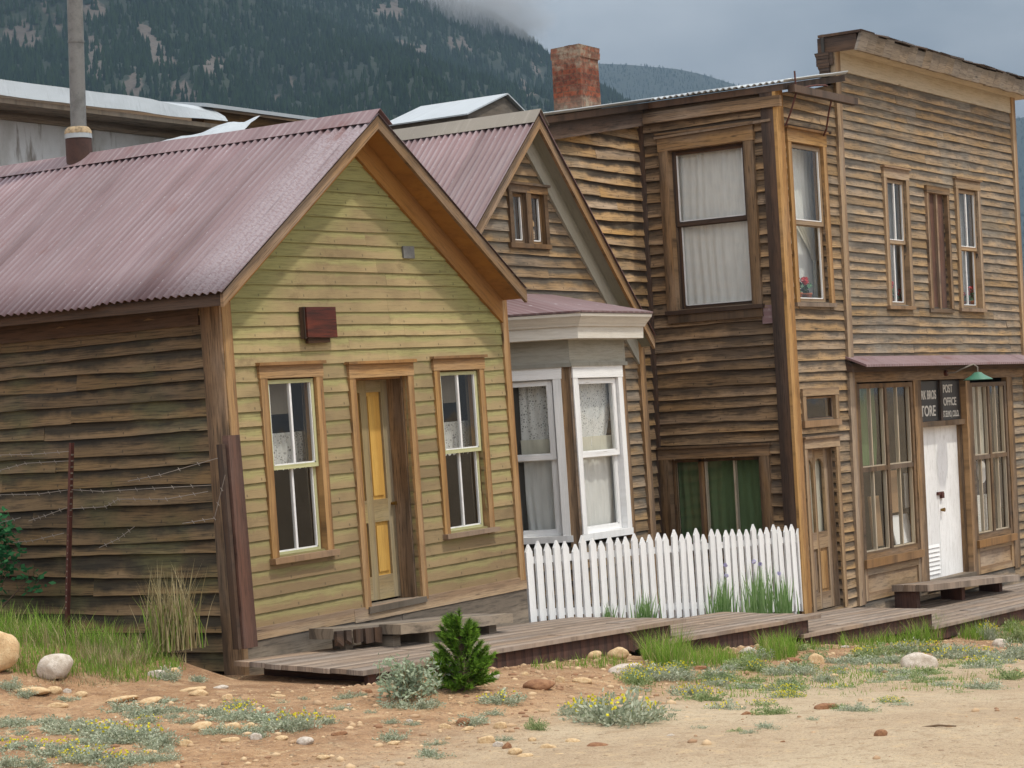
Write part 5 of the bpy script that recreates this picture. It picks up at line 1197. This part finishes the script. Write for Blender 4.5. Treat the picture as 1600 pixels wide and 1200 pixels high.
CL = [
 # left foreground mat
 (20, 1135, 70, 22, 0), (70, 1132, 70, 24, 0), (110, 1145, 80, 26, 0), (150, 1150, 90, 30, 1), (205, 1158, 100, 36, 1), (250, 1165, 80, 28, 0), (25, 1172, 90, 26, 1), (90, 1175, 80, 28, 1), (140, 1190, 90, 32, 1), (195, 1195, 80, 30, 1), (50, 1198, 70, 24, 0), (235, 1190, 50, 18, 0),
 (195, 1112, 70, 22, 0), (240, 1117, 80, 24, 0), (285, 1112, 50, 18, 0), (265, 1097, 60, 14, 0), (325, 1117, 70, 24, 0), (375, 1122, 80, 28, 1), (420, 1128, 90, 30, 0), (460, 1140, 90, 36, 1), (400, 1150, 40, 16, 0), (510, 1130, 40, 18, 1), (100, 1092, 40, 12, 0),
 (262, 1062, 50, 26, 0), (303, 1064, 40, 18, 0), (38, 1087, 40, 18, 0), (15, 1075, 40, 20, 0), (62, 1078, 30, 14, 0),
 # centre
 (470, 1092, 28, 10, 0), (442, 1098, 22, 8, 0), (565, 1087, 22, 10, 0), (577, 1114, 26, 10, 0), (612, 1130, 28, 14, 0), (645, 1133, 28, 12, 0), (612, 1155, 60, 20, 0), (675, 1180, 50, 24, 0), (610, 1105, 50, 14, 0), (660, 1106, 70, 22, 0), (780, 1098, 70, 24, 1), (770, 1116, 40, 14, 0), (630, 1070, 60, 20, 0),
 # right
 (900, 1115, 60, 24, 1), (990, 1068, 60, 24, 1), (1020, 1062, 70, 26, 1), (1060, 1062, 60, 22, 0), (1095, 1095, 70, 26, 1), (1130, 1112, 60, 22, 1), (1115, 1060, 60, 24, 0), (1170, 1048, 60, 24, 0), (1080, 1085, 60, 22, 1), (1160, 1075, 60, 18, 0), (1190, 1105, 50, 18, 1), (1215, 1055, 50, 22, 0), (1185, 1030, 50, 22, 0), (1060, 1125, 34, 12, 0), (1095, 1140, 34, 12, 0), (1055, 1112, 24, 10, 0), (1150, 1143, 30, 10, 0), (1170, 1145, 30, 10, 0), (1200, 1136, 44, 16, 0),
 (1245, 1095, 40, 18, 1), (1268, 1124, 26, 9, 0), (1290, 1065, 40, 20, 0), (1320, 1078, 50, 16, 0), (1340, 1038, 70, 18, 0), (1390, 1036, 60, 20, 0), (1350, 1117, 60, 12, 0), (1405, 1105, 60, 14, 0), (1420, 1022, 50, 26, 1), (1450, 1020, 50, 24, 1), (1480, 1030, 70, 24, 1), (1500, 1022, 60, 24, 0), (1530, 1042, 70, 22, 1), (1560, 1040, 60, 22, 0), (1590, 1030, 60, 34, 0), (1590, 1005, 50, 34, 0), (1530, 1075, 60, 16, 0), (1480, 1072, 60, 16, 0), (1440, 1068, 50, 16, 0), (1395, 1065, 50, 16, 0), (1370, 1070, 40, 14, 0), (1500, 1086, 50, 12, 0), (1560, 1082, 50, 12, 0), (1545, 1000, 36, 34, 1), (1580, 985, 40, 26, 0)]
for i, c in enumerate(CL):
    clump(*c, kind='sage_green' if (c[0] > 960 and i % 3 == 0) else 'sage')
rx_ = random.Random(77)
for (x0, x1, y0, y1, n, kf, hf) in ((970, 1240, 1040, 1085, 26, .5, .4), (1240, 1600, 1015, 1065, 40, .45, .35), (1100, 1400, 1075, 1120, 12, .5, .3), (0, 260, 1130, 1200, 30, 0, .12), (180, 520, 1095, 1150, 16, 0, .06), (520, 800, 1090, 1170, 6, 0, 0)):
    for q in range(n):
        w_ = rx_.uniform(26, 64); clump(rx_.uniform(x0, x1), rx_.uniform(y0, y1), w_, w_*rx_.uniform(.28, .42), 1 if rx_.random() < hf else 0, 'sage_green' if rx_.random() < kf else 'sage')
clump(965, 1130, 130, 52, 1, 'sage', 'large mounded sage with yellow flowers below the boardwalk joint'); 
clump(930, 1122, 90, 44, 1, 'sage', 'sage mound overlapping the left of the largest flowering clump'); clump(1010, 1128, 70, 40, 1, 'sage', 'sage mound overlapping the right of the largest flowering clump')
clump(838, 1140, 34, 24, 0, 'sage_green', 'small dark green round weed alone in bare earth below the boardwalk', 'weed_clump')
clump(1590, 905, 26, 26, 0, 'sage_green', 'green weed at the end of the post office step', 'weed_clump')
# tall sage beside the little pine
t = thing('tall_sagebrush', 'tall loose silver sagebrush with bare stalks left of the little pine', 'shrub', at(635, 1095)); mb = MB(); st = MB(); c = at(640, 1092)
for k in range(34):
    a = R.random()*6.28; base = c+Vector((R.gauss(0, .13), R.gauss(0, .08), 0)); tip = base+Vector((R.gauss(0, .08), R.gauss(0, .08), R.uniform(.12, .30))); st.tube([base, tip], [.004, .002], 4, False)
    for j in range(34):
        tt = R.uniform(.15, 1); p = base.lerp(tip, tt)+Vector((R.gauss(0, .025), R.gauss(0, .025), R.gauss(0, .015))); d = Vector((R.gauss(0, 1), R.gauss(0, 1), R.gauss(.5, 1))).normalized(); s_ = d.orthogonal().normalized(); l = R.uniform(.03, .055); mb.poly([p, p+d*l*.5+s_*.010, p+d*l, p+d*l*.5-s_*.010], [(0, 1, 2, 3)], [(0, 0)]*4)
mb.build('leaves', M['sage_tall'], t, recalc=False); st.build('stems', M['dry_grass'], t, recalc=False)
# little pine
c = at(724, 1078); t = thing('young_pine', 'small dense bright green pine in front of the boardwalk', 'pine', c); mb = MB(); st = MB()
H = 120/FPX*depth(c)
st.tube([c-Vector((0, 0, .05)), c+Vector((0, 0, H*.5)), c+Vector((-.01, 0, H*.9))], [.03, .02, .008], 6); 
tips = []
for k in range(120):
    h = R.uniform(.05, .97)*H; rmax = .235*(1-.62*max(0, (h/H-.35)/.65)**1.3)*(.75+.25*min(1, h/H/.15)); a = R.random()*6.28; r = rmax*R.uniform(.55, 1.0); tip = c+Vector((r*math.cos(a), r*math.sin(a), h)); b0 = c+Vector((0, 0, max(0, h-.12-.3*r))); tips.append((b0, tip)); st.tube([b0, tip], [.006, .003], 4, False)
tips.append((c+Vector((0, 0, H*.7)), c+Vector((.0, 0, H))))
for b0, tip in tips:
    d0 = (tip-b0).normalized()
    for j in range(210):
        tt = R.uniform(.45, 1.02); p = b0.lerp(tip, tt); dr_ = (d0*R.uniform(.4, 1.4)+Vector((R.gauss(0, .6), R.gauss(0, .6), R.gauss(.35, .5)))).normalized(); s_ = dr_.orthogonal().normalized(); l = R.uniform(.03, .055); mb.poly([p-s_*.0045, p+s_*.0045, p+dr_*l], [(0, 1, 2)], [(0, 0)]*3)
mb.build('needles', M['pine'], t, recalc=False); st.build('branches', M['bark'], t)
# leafy bush at the left edge
def leafy(c, w, h, n, label, mat='bush', name='leafy_bush'):
    t = thing(name, label, 'bush', c); mb = MB(); st = MB()
    for k in range(24):
        tip = c+Vector((R.gauss(0, w*.45), R.gauss(0, w*.45), h*R.uniform(.35, 1))); st.tube([c, tip], [.012, .003], 4, False)
        for j in range(n//24):
            p = tip+Vector((R.gauss(0, w*.16), R.gauss(0, w*.16), R.gauss(0, h*.08))); d = Vector((R.gauss(0, 1), R.gauss(0, 1), R.gauss(.2, .7))).normalized(); s_ = d.orthogonal().normalized(); l = R.uniform(.04, .08); mb.poly([p, p+d*l*.5+s_*l*.3, p+d*l, p+d*l*.5-s_*l*.3], [(0, 1, 2, 3)], [(0, 0)]*4)
    mb.build('foliage', M[mat], t, recalc=False); st.build('stems', M['bark'], t)
leafy(onX(-22, 955, 13.2)+Vector((0, 0, -.1)), .36, .85, 1500, 'dark green leafy bush at the left end of the cabin wall')

# ================================================================== ROCKS
def rock_mesh(seed, mat, sq=(1, 1, .7), ang=.25):
    rr = random.Random(seed); bm = bmesh.new(); bmesh.ops.create_icosphere(bm, subdivisions=3, radius=.5)
    planes = [(Vector((rr.gauss(0, 1), rr.gauss(0, 1), rr.gauss(0, 1))).normalized(), rr.uniform(.30, .46)) for _ in range(9)]
    for v in bm.verts:
        for n_, d in planes:
            k = v.co.dot(n_)-d
            if k > 0: v.co -= n_*k*.85
        v.co += v.co.normalized()*(.05*mnoise.noise(v.co*3+Vector((seed, 0, 0)))+ang*.06*mnoise.noise(v.co*8+Vector((seed, 3, 0))))
        v.co = Vector((v.co.x*sq[0], v.co.y*sq[1], v.co.z*sq[2]))
    me = bpy.data.meshes.new('rock'); bm.to_mesh(me); bm.free(); me.materials.append(mat)
    for p in me.polygons: p.use_smooth = True
    return me
RM = {k: [rock_mesh(s, M[k], q) for s, q in ((1, (1, .75, .6)), (2, (1, .8, .7)), (3, (1, .7, .5)), (4, (1, .9, .65)))] for k in ('rock_tan', 'rock_pale', 'rock_red')}
RG = 'stones scattered over the verge'
GL = {'rock_tan': 'small tan stone lying loose on the sandy verge', 'rock_pale': 'small pale grey stone lying loose on the sandy verge', 'rock_red': 'small reddish brown stone lying loose on the sandy verge'}
def rock_at(px, py, wpx, hpx, kind='rock_tan', label=None, rot=None, sink=.36):
    p = at(px, py); dp = depth(p); W = wpx/FPX*dp; H = hpx/FPX*dp
    o = bpy.data.objects.new('rock', R.choice(RM[kind])); col.objects.link(o); o.scale = (W, W*.85, H/.62); o.rotation_euler = (R.uniform(-.15, .15), R.uniform(-.15, .15), YAW-math.pi/2+R.uniform(-.4, .4) if rot is None else rot); o.location = p+Vector((0, 0, H*.5-H*sink))
    return tag(o, label or GL[kind], 'rock' if label else 'stone', None if label else RG)
rock_at(-14, 1048, 92, 76, 'rock_tan', 'large rounded tan boulder in the grass at the left edge', sink=.1)
rock_at(88, 1060, 62, 42, 'rock_pale', 'pale rounded rock in the grass beside the tan boulder', sink=.12)
rock_at(245, 1058, 34, 22, 'rock_pale', 'pale stone half behind a sage tuft at the grass edge')
rock_at(268, 1054, 30, 20, 'rock_tan', 'tan stone half behind a sage tuft at the grass edge')
rock_at(1436, 1042, 62, 36, 'rock_pale', 'broad pale rock among yellow flowers in front of the post office')
rock_at(1275, 1037, 28, 26, 'rock_tan', 'upright tan stone in the weeds below the arched door')
rock_at(966, 1031, 34, 22, 'rock_tan', 'pair of ochre stones under the end of the first boardwalk', sink=.1)
rock_at(930, 1031, 26, 15, 'rock_tan', 'dark ochre stone tucked under the first boardwalk skirt', sink=.1)
rock_at(977, 1049, 58, 20, 'rock_pale', 'flat pale stone in front of the first boardwalk end')
rock_at(1168, 1022, 28, 18, 'rock_pale', 'white block stone beside the second boardwalk')
rock_at(1490, 994, 24, 14, 'rock_pale', 'small white stone in the grass below the last boardwalk'); rock_at(1562, 1010, 26, 18, 'rock_pale', 'pale slanted stone at the right among grey sage')
rock_at(1377, 1156, 24, 18, 'rock_red', 'single red brown cobble alone on the dirt road', sink=.12)
rock_at(1290, 1107, 40, 14, 'rock_red', 'tan wedge of stone at the edge of the dirt road'); rock_at(843, 1075, 55, 20, 'rock_red', 'flat red brown slab on the verge below the first boardwalk')
rock_at(772, 1062, 22, 16, 'rock_pale', 'white angular stone right of the little pine')
rock_at(935, 1172, 42, 18, 'rock_red', 'longest cobble of the row at the bottom centre'); rock_at(895, 1163, 28, 14, 'rock_tan', 'tan cobble at the upper end of the cobble row'); rock_at(857, 1172, 28, 16, 'rock_tan', 'square tan cobble at the left of the cobble row'); rock_at(903, 1172, 20, 12, 'rock_red', 'little cobble wedged beside the longest one')
rock_at(725, 1133, 26, 18, 'rock_red', 'dark red stone on bare earth below the pine'); rock_at(477, 1162, 32, 16, 'rock_pale', 'pale cobble below the lower left sage mat'); rock_at(782, 1137, 24, 18, 'rock_tan', 'rounded tan stone right of the dark red one')
for r_ in [(50, 1082, 60, 14), (85, 1083, 26, 16), (105, 1082, 14, 10, 'rock_pale'), (127, 1088, 22, 12), (190, 1096, 60, 12), (90, 1105, 36, 12), (235, 1098, 40, 12), (300, 1080, 50, 10), (310, 1086, 30, 14), (355, 1093, 20, 16), (345, 1075, 24, 7, 'rock_pale'), (315, 1140, 40, 18), (360, 1140, 36, 20), (390, 1140, 24, 18), (360, 1158, 34, 12), (290, 1165, 24, 16), (235, 1178, 24, 12), (32, 1195, 26, 10), (435, 1088, 28, 6), (400, 1155, 20, 16, 'rock_pale'), (440, 1156, 24, 10), (530, 1148, 28, 10, 'rock_red'), (505, 1186, 24, 10), (570, 1083, 26, 12, 'rock_red'), (695, 1138, 20, 12), (730, 1141, 22, 9), (615, 1163, 24, 8), (640, 1128, 12, 8, 'rock_pale'), (760, 1160, 30, 20), (778, 1166, 18, 12, 'rock_pale'), (792, 1170, 16, 16, 'rock_red'), (875, 1065, 16, 14), (910, 1066, 34, 14), (820, 1055, 12, 8), (832, 1158, 14, 8), (860, 1178, 12, 7, 'rock_pale'), (875, 1182, 20, 10), (980, 1164, 20, 8, 'rock_red'), (1018, 1156, 16, 6, 'rock_red'), (1048, 1153, 16, 12, 'rock_pale'), (1155, 1110, 22, 12), (1165, 1118, 18, 10, 'rock_red'), (1180, 1118, 16, 10), (1090, 1045, 30, 8, 'rock_red'), (1112, 1048, 12, 6), (1320, 1012, 16, 6, 'rock_pale'), (1338, 1012, 12, 6), (1365, 1009, 10, 5, 'rock_pale'), (1402, 1010, 14, 7, 'rock_pale'), (1317, 1081, 14, 7, 'rock_pale'), (1240, 1034, 26, 10, 'rock_red'), (1300, 1058, 20, 8), (1223, 1161, 10, 7, 'rock_red'), (1500, 1115, 12, 4, 'rock_red'), (1482, 1078, 10, 5, 'rock_pale'), (820, 1185, 30, 12), (805, 1178, 26, 14), (1250, 1170, 16, 4, 'rock_pale'), (720, 1100, 12, 6), (700, 1155, 10, 6), (545, 1102, 8, 5, 'rock_pale'), (1035, 1140, 10, 5), (960, 1145, 12, 5)]:
    rock_at(*r_)
# pebbles
bm_i = bmesh.new(); bmesh.ops.create_icosphere(bm_i, subdivisions=1, radius=1.); ICO = [tuple(v.co) for v in bm_i.verts]; ICF = [tuple(v.index for v in f.verts) for f in bm_i.faces]; bm_i.free(); UV0 = [(0, 0)]*12
mb = MB(); rr = random.Random(8)
for k in range(8000):
    x = rr.uniform(8.5, 24); y = rr.uniform(4.5, 10.4)
    if y < 7.3+.06*(x-14) and rr.random() < .8: continue
    r = .006+.030*rr.random()**6; c = Vector((x, y, gz(x, y)+r*.1)); a = rr.random()*3
    sx_, sy_, sz_ = r*rr.uniform(.9, 1.5), r*rr.uniform(.7, 1.1), r*rr.uniform(.4, .8); ca, sa = math.cos(a), math.sin(a)
    V = []
    for v in ICO: X_, Y_, Z_ = v[0]*sx_*rr.uniform(.8, 1.1), v[1]*sy_*rr.uniform(.8, 1.1), v[2]*sz_; V.append(c+Vector((X_*ca-Y_*sa, X_*sa+Y_*ca, Z_)))
    mb.poly(V, ICF, UV0, rr.random(), 0, True)
k_ = NT('pebble'); rn = k_.rnd(); cc = k_.mix(rn, srgb(222, 192, 152), srgb(150, 108, 78)); pm = k_.finish(cc, .9)
o = mb.build('gravel', pm, None, recalc=False); tag(o, 'loose grit and pebbles strewn over the verge', 'gravel', None, 'stuff')
mb = MB(); a, b = at(1438, 1140), at(1494, 1138); mb.tube([a+Vector((0, 0, .012)), a.lerp(b, .5)+Vector((0, 0, .02)), b+Vector((0, 0, .012))], [.005, .007, .004], 6); tag(mb.build('dry_stick', M['brown_trim']), 'thin dry stick lying on the dirt road', 'stick')

# ================================================================== GROUND
def axis(a, b, st, far):
    v = list(np.arange(a, b+1e-6, st)); s = st; x = v[-1]
    while x < far: s *= 1.35; x += s; v.append(x)
    s = st; x = v[0]
    while x > -far: s *= 1.35; x -= s; v.insert(0, x)
    return v
gx = axis(7.5, 30, .07, 6000); gy = axis(3.2, 13.5, .07, 6000)
V = [(x, y, gz(x, y)) for y in gy for x in gx]; nx = len(gx)
F = [(j*nx+i, j*nx+i+1, (j+1)*nx+i+1, (j+1)*nx+i) for j in range(len(gy)-1) for i in range(nx-1)]
me = bpy.data.meshes.new('ground'); me.from_pydata(V, [], F); me.polygons.foreach_set('use_smooth', [True]*len(F)); me.materials.append(M['ground'])
o = bpy.data.objects.new('ground', me); col.objects.link(o); tag(o, 'bare sandy verge sloping down to the street', 'ground', None, 'structure')
# road: worn strip laid just over the ground
mb = MB(); xs = list(np.arange(-10, 60, .25)); V = []; U = []
for x in xs:
    e = 7.0+.06*(x-14)+.35*mnoise.noise(Vector((x*.35, 0, 5)))+.12*mnoise.noise(Vector((x*1.3, 0, 9)))
    for q in range(13):
        y = -6+(e+6)*(q/12)**.6; V.append((x, y, gz(x, y)+(.008 if q < 12 else -.006))); U.append((x, y))
mb.poly(V, [(i*13+q, (i+1)*13+q, (i+1)*13+q+1, i*13+q+1) for i in range(len(xs)-1) for q in range(12)], U, .5, 0, True)
o = mb.build('road', M['ground'], None, recalc=False); tag(o, 'pale dusty dirt road along the bottom right', 'road', None, 'structure')

# ================================================================== MOUNTAINS
def horizon_y(px): return 600+FPX*math.tan(PITCH)/1.0*1.0-(px-800)*math.tan(-ROLL)
def az_of(px, py=400):
    d = ray(px, py); return math.atan2(d.y, d.x)
def el_of(px, py):
    d = ray(px, py); return d.z/math.hypot(d.x, d.y)
def profile(pts):
    A = sorted([(az_of(x, y), el_of(x, y)) for x, y in pts]); xs = [a for a, e in A]; es = [e for a, e in A]
    return lambda a: float(np.interp(a, xs, es))
front_p = profile([(-2600, 100), (-1400, -250), (-500, -260), (0, -220), (300, -150), (560, -45), (640, -25), (700, 2), (760, 24), (800, 46), (830, 66), (862, 95), (900, 122), (940, 138), (985, 165), (1060, 230), (1200, 330), (1400, 420), (1700, 480), (3000, 560)])
back_p = profile([(-500, 150), (600, 90), (800, 92), (900, 98), (980, 101), (1060, 108), (1100, 117), (1145, 131), (1250, 168), (1400, 188), (1500, 190), (1590, 186), (1700, 150), (2000, 120), (2600, 200), (4000, 330)])
def hn(x, y, s): return mnoise.fractal(Vector((x/s, y/s, 1.7)), 1., 2., 5)
ROCKS = [(170, 55, 75, 45), (95, 30, 60, 35), (40, 45, 45, 35), (240, 95, 45, 40), (215, 140, 40, 30), (300, 140, 50, 25), (330, 118, 45, 25), (150, 105, 40, 20), (665, 78, 22, 20), (610, 8, 40, 12), (725, 72, 30, 20), (770, 88, 20, 18), (842, 95, 14, 22), (818, 140, 22, 26), (640, 18, 30, 10), (400, 165, 40, 14), (500, 130, 30, 12)]
def rockmask(x, y, z):
    q = Vector((x, y, z))-CAM; d = q.dot(fw)
    if d < 50: return 0
    px = 800+FPX*q.dot(rt)/d; py = 600-FPX*q.dot(upv)/d
    b = max(math.exp(-((px-a)/w_)**2-((py-c)/h_)**2) for a, c, w_, h_ in ROCKS)
    n = mnoise.fractal(Vector((px*.016+py*.012, py*.03-px*.012, z*.004)), .9, 2., 5)
    return min(1, max(0, (b*.62+n*.8-.42)*4))
def mtn(name, label, prof, r0, r1, na, nr, mat, a0, a1, rough):
    V = []; F = []; RMK = []
    for i in range(na+1):
        a = a0+(a1-a0)*i/na; e = prof(a)
        for j in range(nr+1):
            t = j/nr; r = r0+(r1-r0)*t
            x, y = r*math.cos(a), r*math.sin(a)
            zt = 1.7+r1*e
            base = -6+(zt+6)*(t**1.25)
            amp = rough*r1*math.sin(math.pi*min(1, t*1.0))
            z = base+amp*hn(x, y, r1*.16)+(amp*.35*hn(x+900, y, r1*.05))
            V.append((x, y, z)); RMK.append(rockmask(x, y, z) if r1 < 3000 else 0)
        # back side drops
        r = r1*1.25; V.append((r*math.cos(a), r*math.sin(a), -8)); RMK.append(0)
    m_ = nr+2
    F = [(i*m_+j, (i+1)*m_+j, (i+1)*m_+j+1, i*m_+j+1) for i in range(na) for j in range(nr+1)]
    me = bpy.data.meshes.new(name); me.from_pydata(V, [], F); me.polygons.foreach_set('use_smooth', [True]*len(F)); me.materials.append(mat); at_ = me.attributes.new('rnd', 'FLOAT', 'POINT'); at_.data.foreach_set('value', RMK)
    o = bpy.data.objects.new(name, me); col.objects.link(o); tag(o, label, 'mountain', None, 'structure'); return np.array(V).reshape(na+1, m_, 3)
def slope_mat():
    k = NT('forest_floor'); p = k.pos()
    n = k.noise(p, .006, 6., .6); n2 = k.noise(p, .03, 5., .65); n3 = k.noise(p, .12, 4., .6)
    c = k.mix(k.sm(n2, .42, .6), (.009, .018, .009, 1), (.018, .028, .013, 1))
    rockc = k.mix(n3, (.125, .098, .08, 1), (.06, .052, .042, 1))
    m1 = k.sm(k.math('ADD', k.rnd(), k.math('MULTIPLY', k.math('SUBTRACT', n3, .5), 1.6)), .35, .65)
    c = k.mix(m1, c, rockc)
    return k.finish(c, .95, n3, .6, 3.)
SM = slope_mat()
A0, A1 = az_of(2300), az_of(-900)
G1 = mtn('mountain', 'near forested mountainside rising to the upper left', front_p, 420, 1900, 330, 130, SM, A0, A1, .032)
G2 = mtn('mountain', 'far blue mountain ridge behind the brick chimney', back_p, 2200, 4200, 160, 26, SM, A0, A1, .02)
# conifer wood as one mass
rr = random.Random(5); V = []; F = []; RN = []
def cone(x, y, z, h, w):
    b = len(V); n = 5; a0 = rr.random()*6; q = rr.random()
    for lv, (zz, ww) in enumerate(((.02, 1.), (.45, .62))):
        top = len(V)
        V.append((x, y, z+h*(1. if lv else .72)))
        for k in range(n):
            t = a0+6.283*k/n; wv_ = w*ww*rr.uniform(.7, 1.2); V.append((x+wv_*math.cos(t), y+wv_*math.sin(t), z+h*zz))
        for k in range(n): F.append((top, top+1+k, top+1+(k+1) % n)); RN.append(q)
def forest(G, lo, hi, count, hmin, hmax, jr, rk_):
    na, m_, _ = G.shape; nr = m_-2; c = 0
    ia0, ia1 = lo, hi
    while c < count:
        i = rr.uniform(ia0, ia1)*(na-1); j = rr.uniform(jr, 1)*(nr-.01)
        i0, j0 = int(i), int(j); fi, fj = i-i0, j-j0
        if i0 >= na-1: continue
        p = (G[i0, j0]*(1-fi)+G[i0+1, j0]*fi)*(1-fj)+(G[i0, j0+1]*(1-fi)+G[i0+1, j0+1]*fi)*fj
        c += 1
        if rk_ and rr.random() < rockmask(*p)*.82: continue
        h = rr.uniform(hmin, hmax); cone(p[0], p[1], p[2]-1, h, h*rr.uniform(.17, .26))
span = A1-A0
fr_ = lambda px: (az_of(px)-A0)/span
forest(G1, fr_(1150), fr_(-120), 50000, 5, 10, .22, True)
me = bpy.data.meshes.new('forest'); me.from_pydata(V, [], F); at_ = me.attributes.new('rnd', 'FLOAT', 'FACE'); at_.data.foreach_set('value', RN)
me.materials.append(foliage('conifer', (.012, .028, .013, 1), (.030, .056, .022, 1), None, .1)); o = bpy.data.objects.new('forest', me); col.objects.link(o); tag(o, 'dark conifer forest covering the near mountainside', 'forest', None, 'stuff')
V = []; F = []; RN = []
forest(G2, fr_(1750), fr_(780), 15000, 5, 8.5, .35, False)
me = bpy.data.meshes.new('forest'); me.from_pydata(V, [], F); at_ = me.attributes.new('rnd', 'FLOAT', 'FACE'); at_.data.foreach_set('value', RN)
me.materials.append(bpy.data.materials['conifer']); o = bpy.data.objects.new('forest', me); col.objects.link(o); tag(o, 'conifer forest on the far blue ridge', 'forest', None, 'stuff')

# haze
mb = MB(); mb.box(I3, -120, 5600, -900, 5200, -60, 1250)
k = NT('haze_air'); pv = k.n('ShaderNodeVolumePrincipled', {'Color': (.29, .41, .55, 1), 'Density': .00021}); k.n('ShaderNodeOutputMaterial', {1: pv.outputs[0]})
HAZE = True; CLOUD = True
if HAZE:
    o = mb.build('haze', k.mat); tag(o, 'thin blue haze between the town and the mountains', 'haze', None, 'stuff')

# low cloud caught on the ridge
k = NT('ridge_cloud'); tcg = k.n('ShaderNodeTexCoord').outputs['Object']
ln = k.n('ShaderNodeVectorMath', {0: tcg}, operation='LENGTH').outputs['Value']
nzc = k.noise(k.vscale(tcg, 2.4, 2.4, 1.6), 1., 5., .6)
dn = k.math('SUBTRACT', k.math('ADD', nzc, .25), k.math('MULTIPLY', ln, .85), 0., True)
dn = k.math('MULTIPLY', dn, .05)
pv = k.n('ShaderNodeVolumePrincipled', {'Color': (.93, .94, .96, 1), 'Density': dn}); k.n('ShaderNodeOutputMaterial', {1: pv.outputs[0]})
def cloud(px, py, dist, wpx, hpx, label):
    d = ray(px, py); c = CAM+d*dist; bm = bmesh.new(); bmesh.ops.create_icosphere(bm, subdivisions=3, radius=1.); me = bpy.data.meshes.new('cloud'); bm.to_mesh(me); bm.free(); me.materials.append(k.mat)
    o = bpy.data.objects.new('cloud', me); col.objects.link(o); o.location = c; o.scale = (wpx/FPX*dist, wpx/FPX*dist, hpx/FPX*dist); tag(o, label, 'cloud', None, 'stuff')
if CLOUD:
    cloud(735, 12, 1780, 150, 75, 'low white cloud drifting over the top of the forested ridge')
    cloud(815, 40, 1800, 70, 40, 'thin scrap of cloud trailing down the ridge towards the chimney')
    cloud(625, -20, 1760, 120, 60, 'wisp of cloud at the upper edge above the cabin gable')

# ================================================================== LIGHT
sun_dir = Vector((.22, -1, 2.0)).normalized()
ld = bpy.data.lights.new('sun', 'SUN'); ld.energy = 2.55; ld.angle = math.radians(2.2); ld.color = (1, .94, .82); so = bpy.data.objects.new('sun', ld); col.objects.link(so)
so.rotation_euler = sun_dir.to_track_quat('Z', 'Y').to_euler()
wd = bpy.data.worlds.new('World'); sc.world = wd; wd.use_nodes = True; nt = wd.node_tree; nt.nodes.clear()
def wn(t, **k):
    x = nt.nodes.new(t)
    for a, b in k.items(): setattr(x, a, b)
    return x
sky = wn('ShaderNodeTexSky', sky_type='NISHITA', sun_disc=False); sky.sun_elevation = math.asin(sun_dir.z); sky.sun_rotation = math.atan2(sun_dir.x, sun_dir.y)
bg1 = wn('ShaderNodeBackground'); nt.links.new(sky.outputs[0], bg1.inputs[0]); bg1.inputs[1].default_value = .10
tc = wn('ShaderNodeTexCoord'); sepn = wn('ShaderNodeSeparateXYZ'); nt.links.new(tc.outputs['Generated'], sepn.inputs[0])
mp = wn('ShaderNodeMapping'); nt.links.new(tc.outputs['Generated'], mp.inputs[0]); mp.inputs['Scale'].default_value = (1, 1, 2.6)
nz = wn('ShaderNodeTexNoise'); nt.links.new(mp.outputs[0], nz.inputs[0]); nz.inputs['Scale'].default_value = 4.5; nz.inputs['Detail'].default_value = 6; nz.inputs['Roughness'].default_value = .55
cr = wn('ShaderNodeValToRGB'); nt.links.new(nz.outputs[0], cr.inputs[0]); cr.color_ramp.elements[0].position = .38; cr.color_ramp.elements[0].color = (.34, .36, .39, 1); cr.color_ramp.elements[1].position = .66; cr.color_ramp.elements[1].color = (.66, .675, .69, 1)
mr = wn('ShaderNodeMapRange'); nt.links.new(sepn.outputs[2], mr.inputs[0]); mr.inputs[1].default_value = .08; mr.inputs[2].default_value = .6; mr.inputs[3].default_value = 1.05; mr.inputs[4].default_value = 2.6
bg2 = wn('ShaderNodeBackground'); nt.links.new(cr.outputs[0], bg2.inputs[0]); nt.links.new(mr.outputs[0], bg2.inputs[1])
mxs = wn('ShaderNodeMixShader'); mxs.inputs[0].default_value = .95; nt.links.new(bg1.outputs[0], mxs.inputs[1]); nt.links.new(bg2.outputs[0], mxs.inputs[2])
ow = wn('ShaderNodeOutputWorld'); nt.links.new(mxs.outputs[0], ow.inputs[0])
sc.view_settings.view_transform = 'Standard'; sc.view_settings.look = 'None'; sc.view_settings.exposure = .33; sc.view_settings.gamma = 1
sc.cycles.use_denoising = True
sc.cycles.max_bounces = 6; sc.cycles.diffuse_bounces = 3; sc.cycles.transparent_max_bounces = 12; sc.cycles.volume_bounces = 0
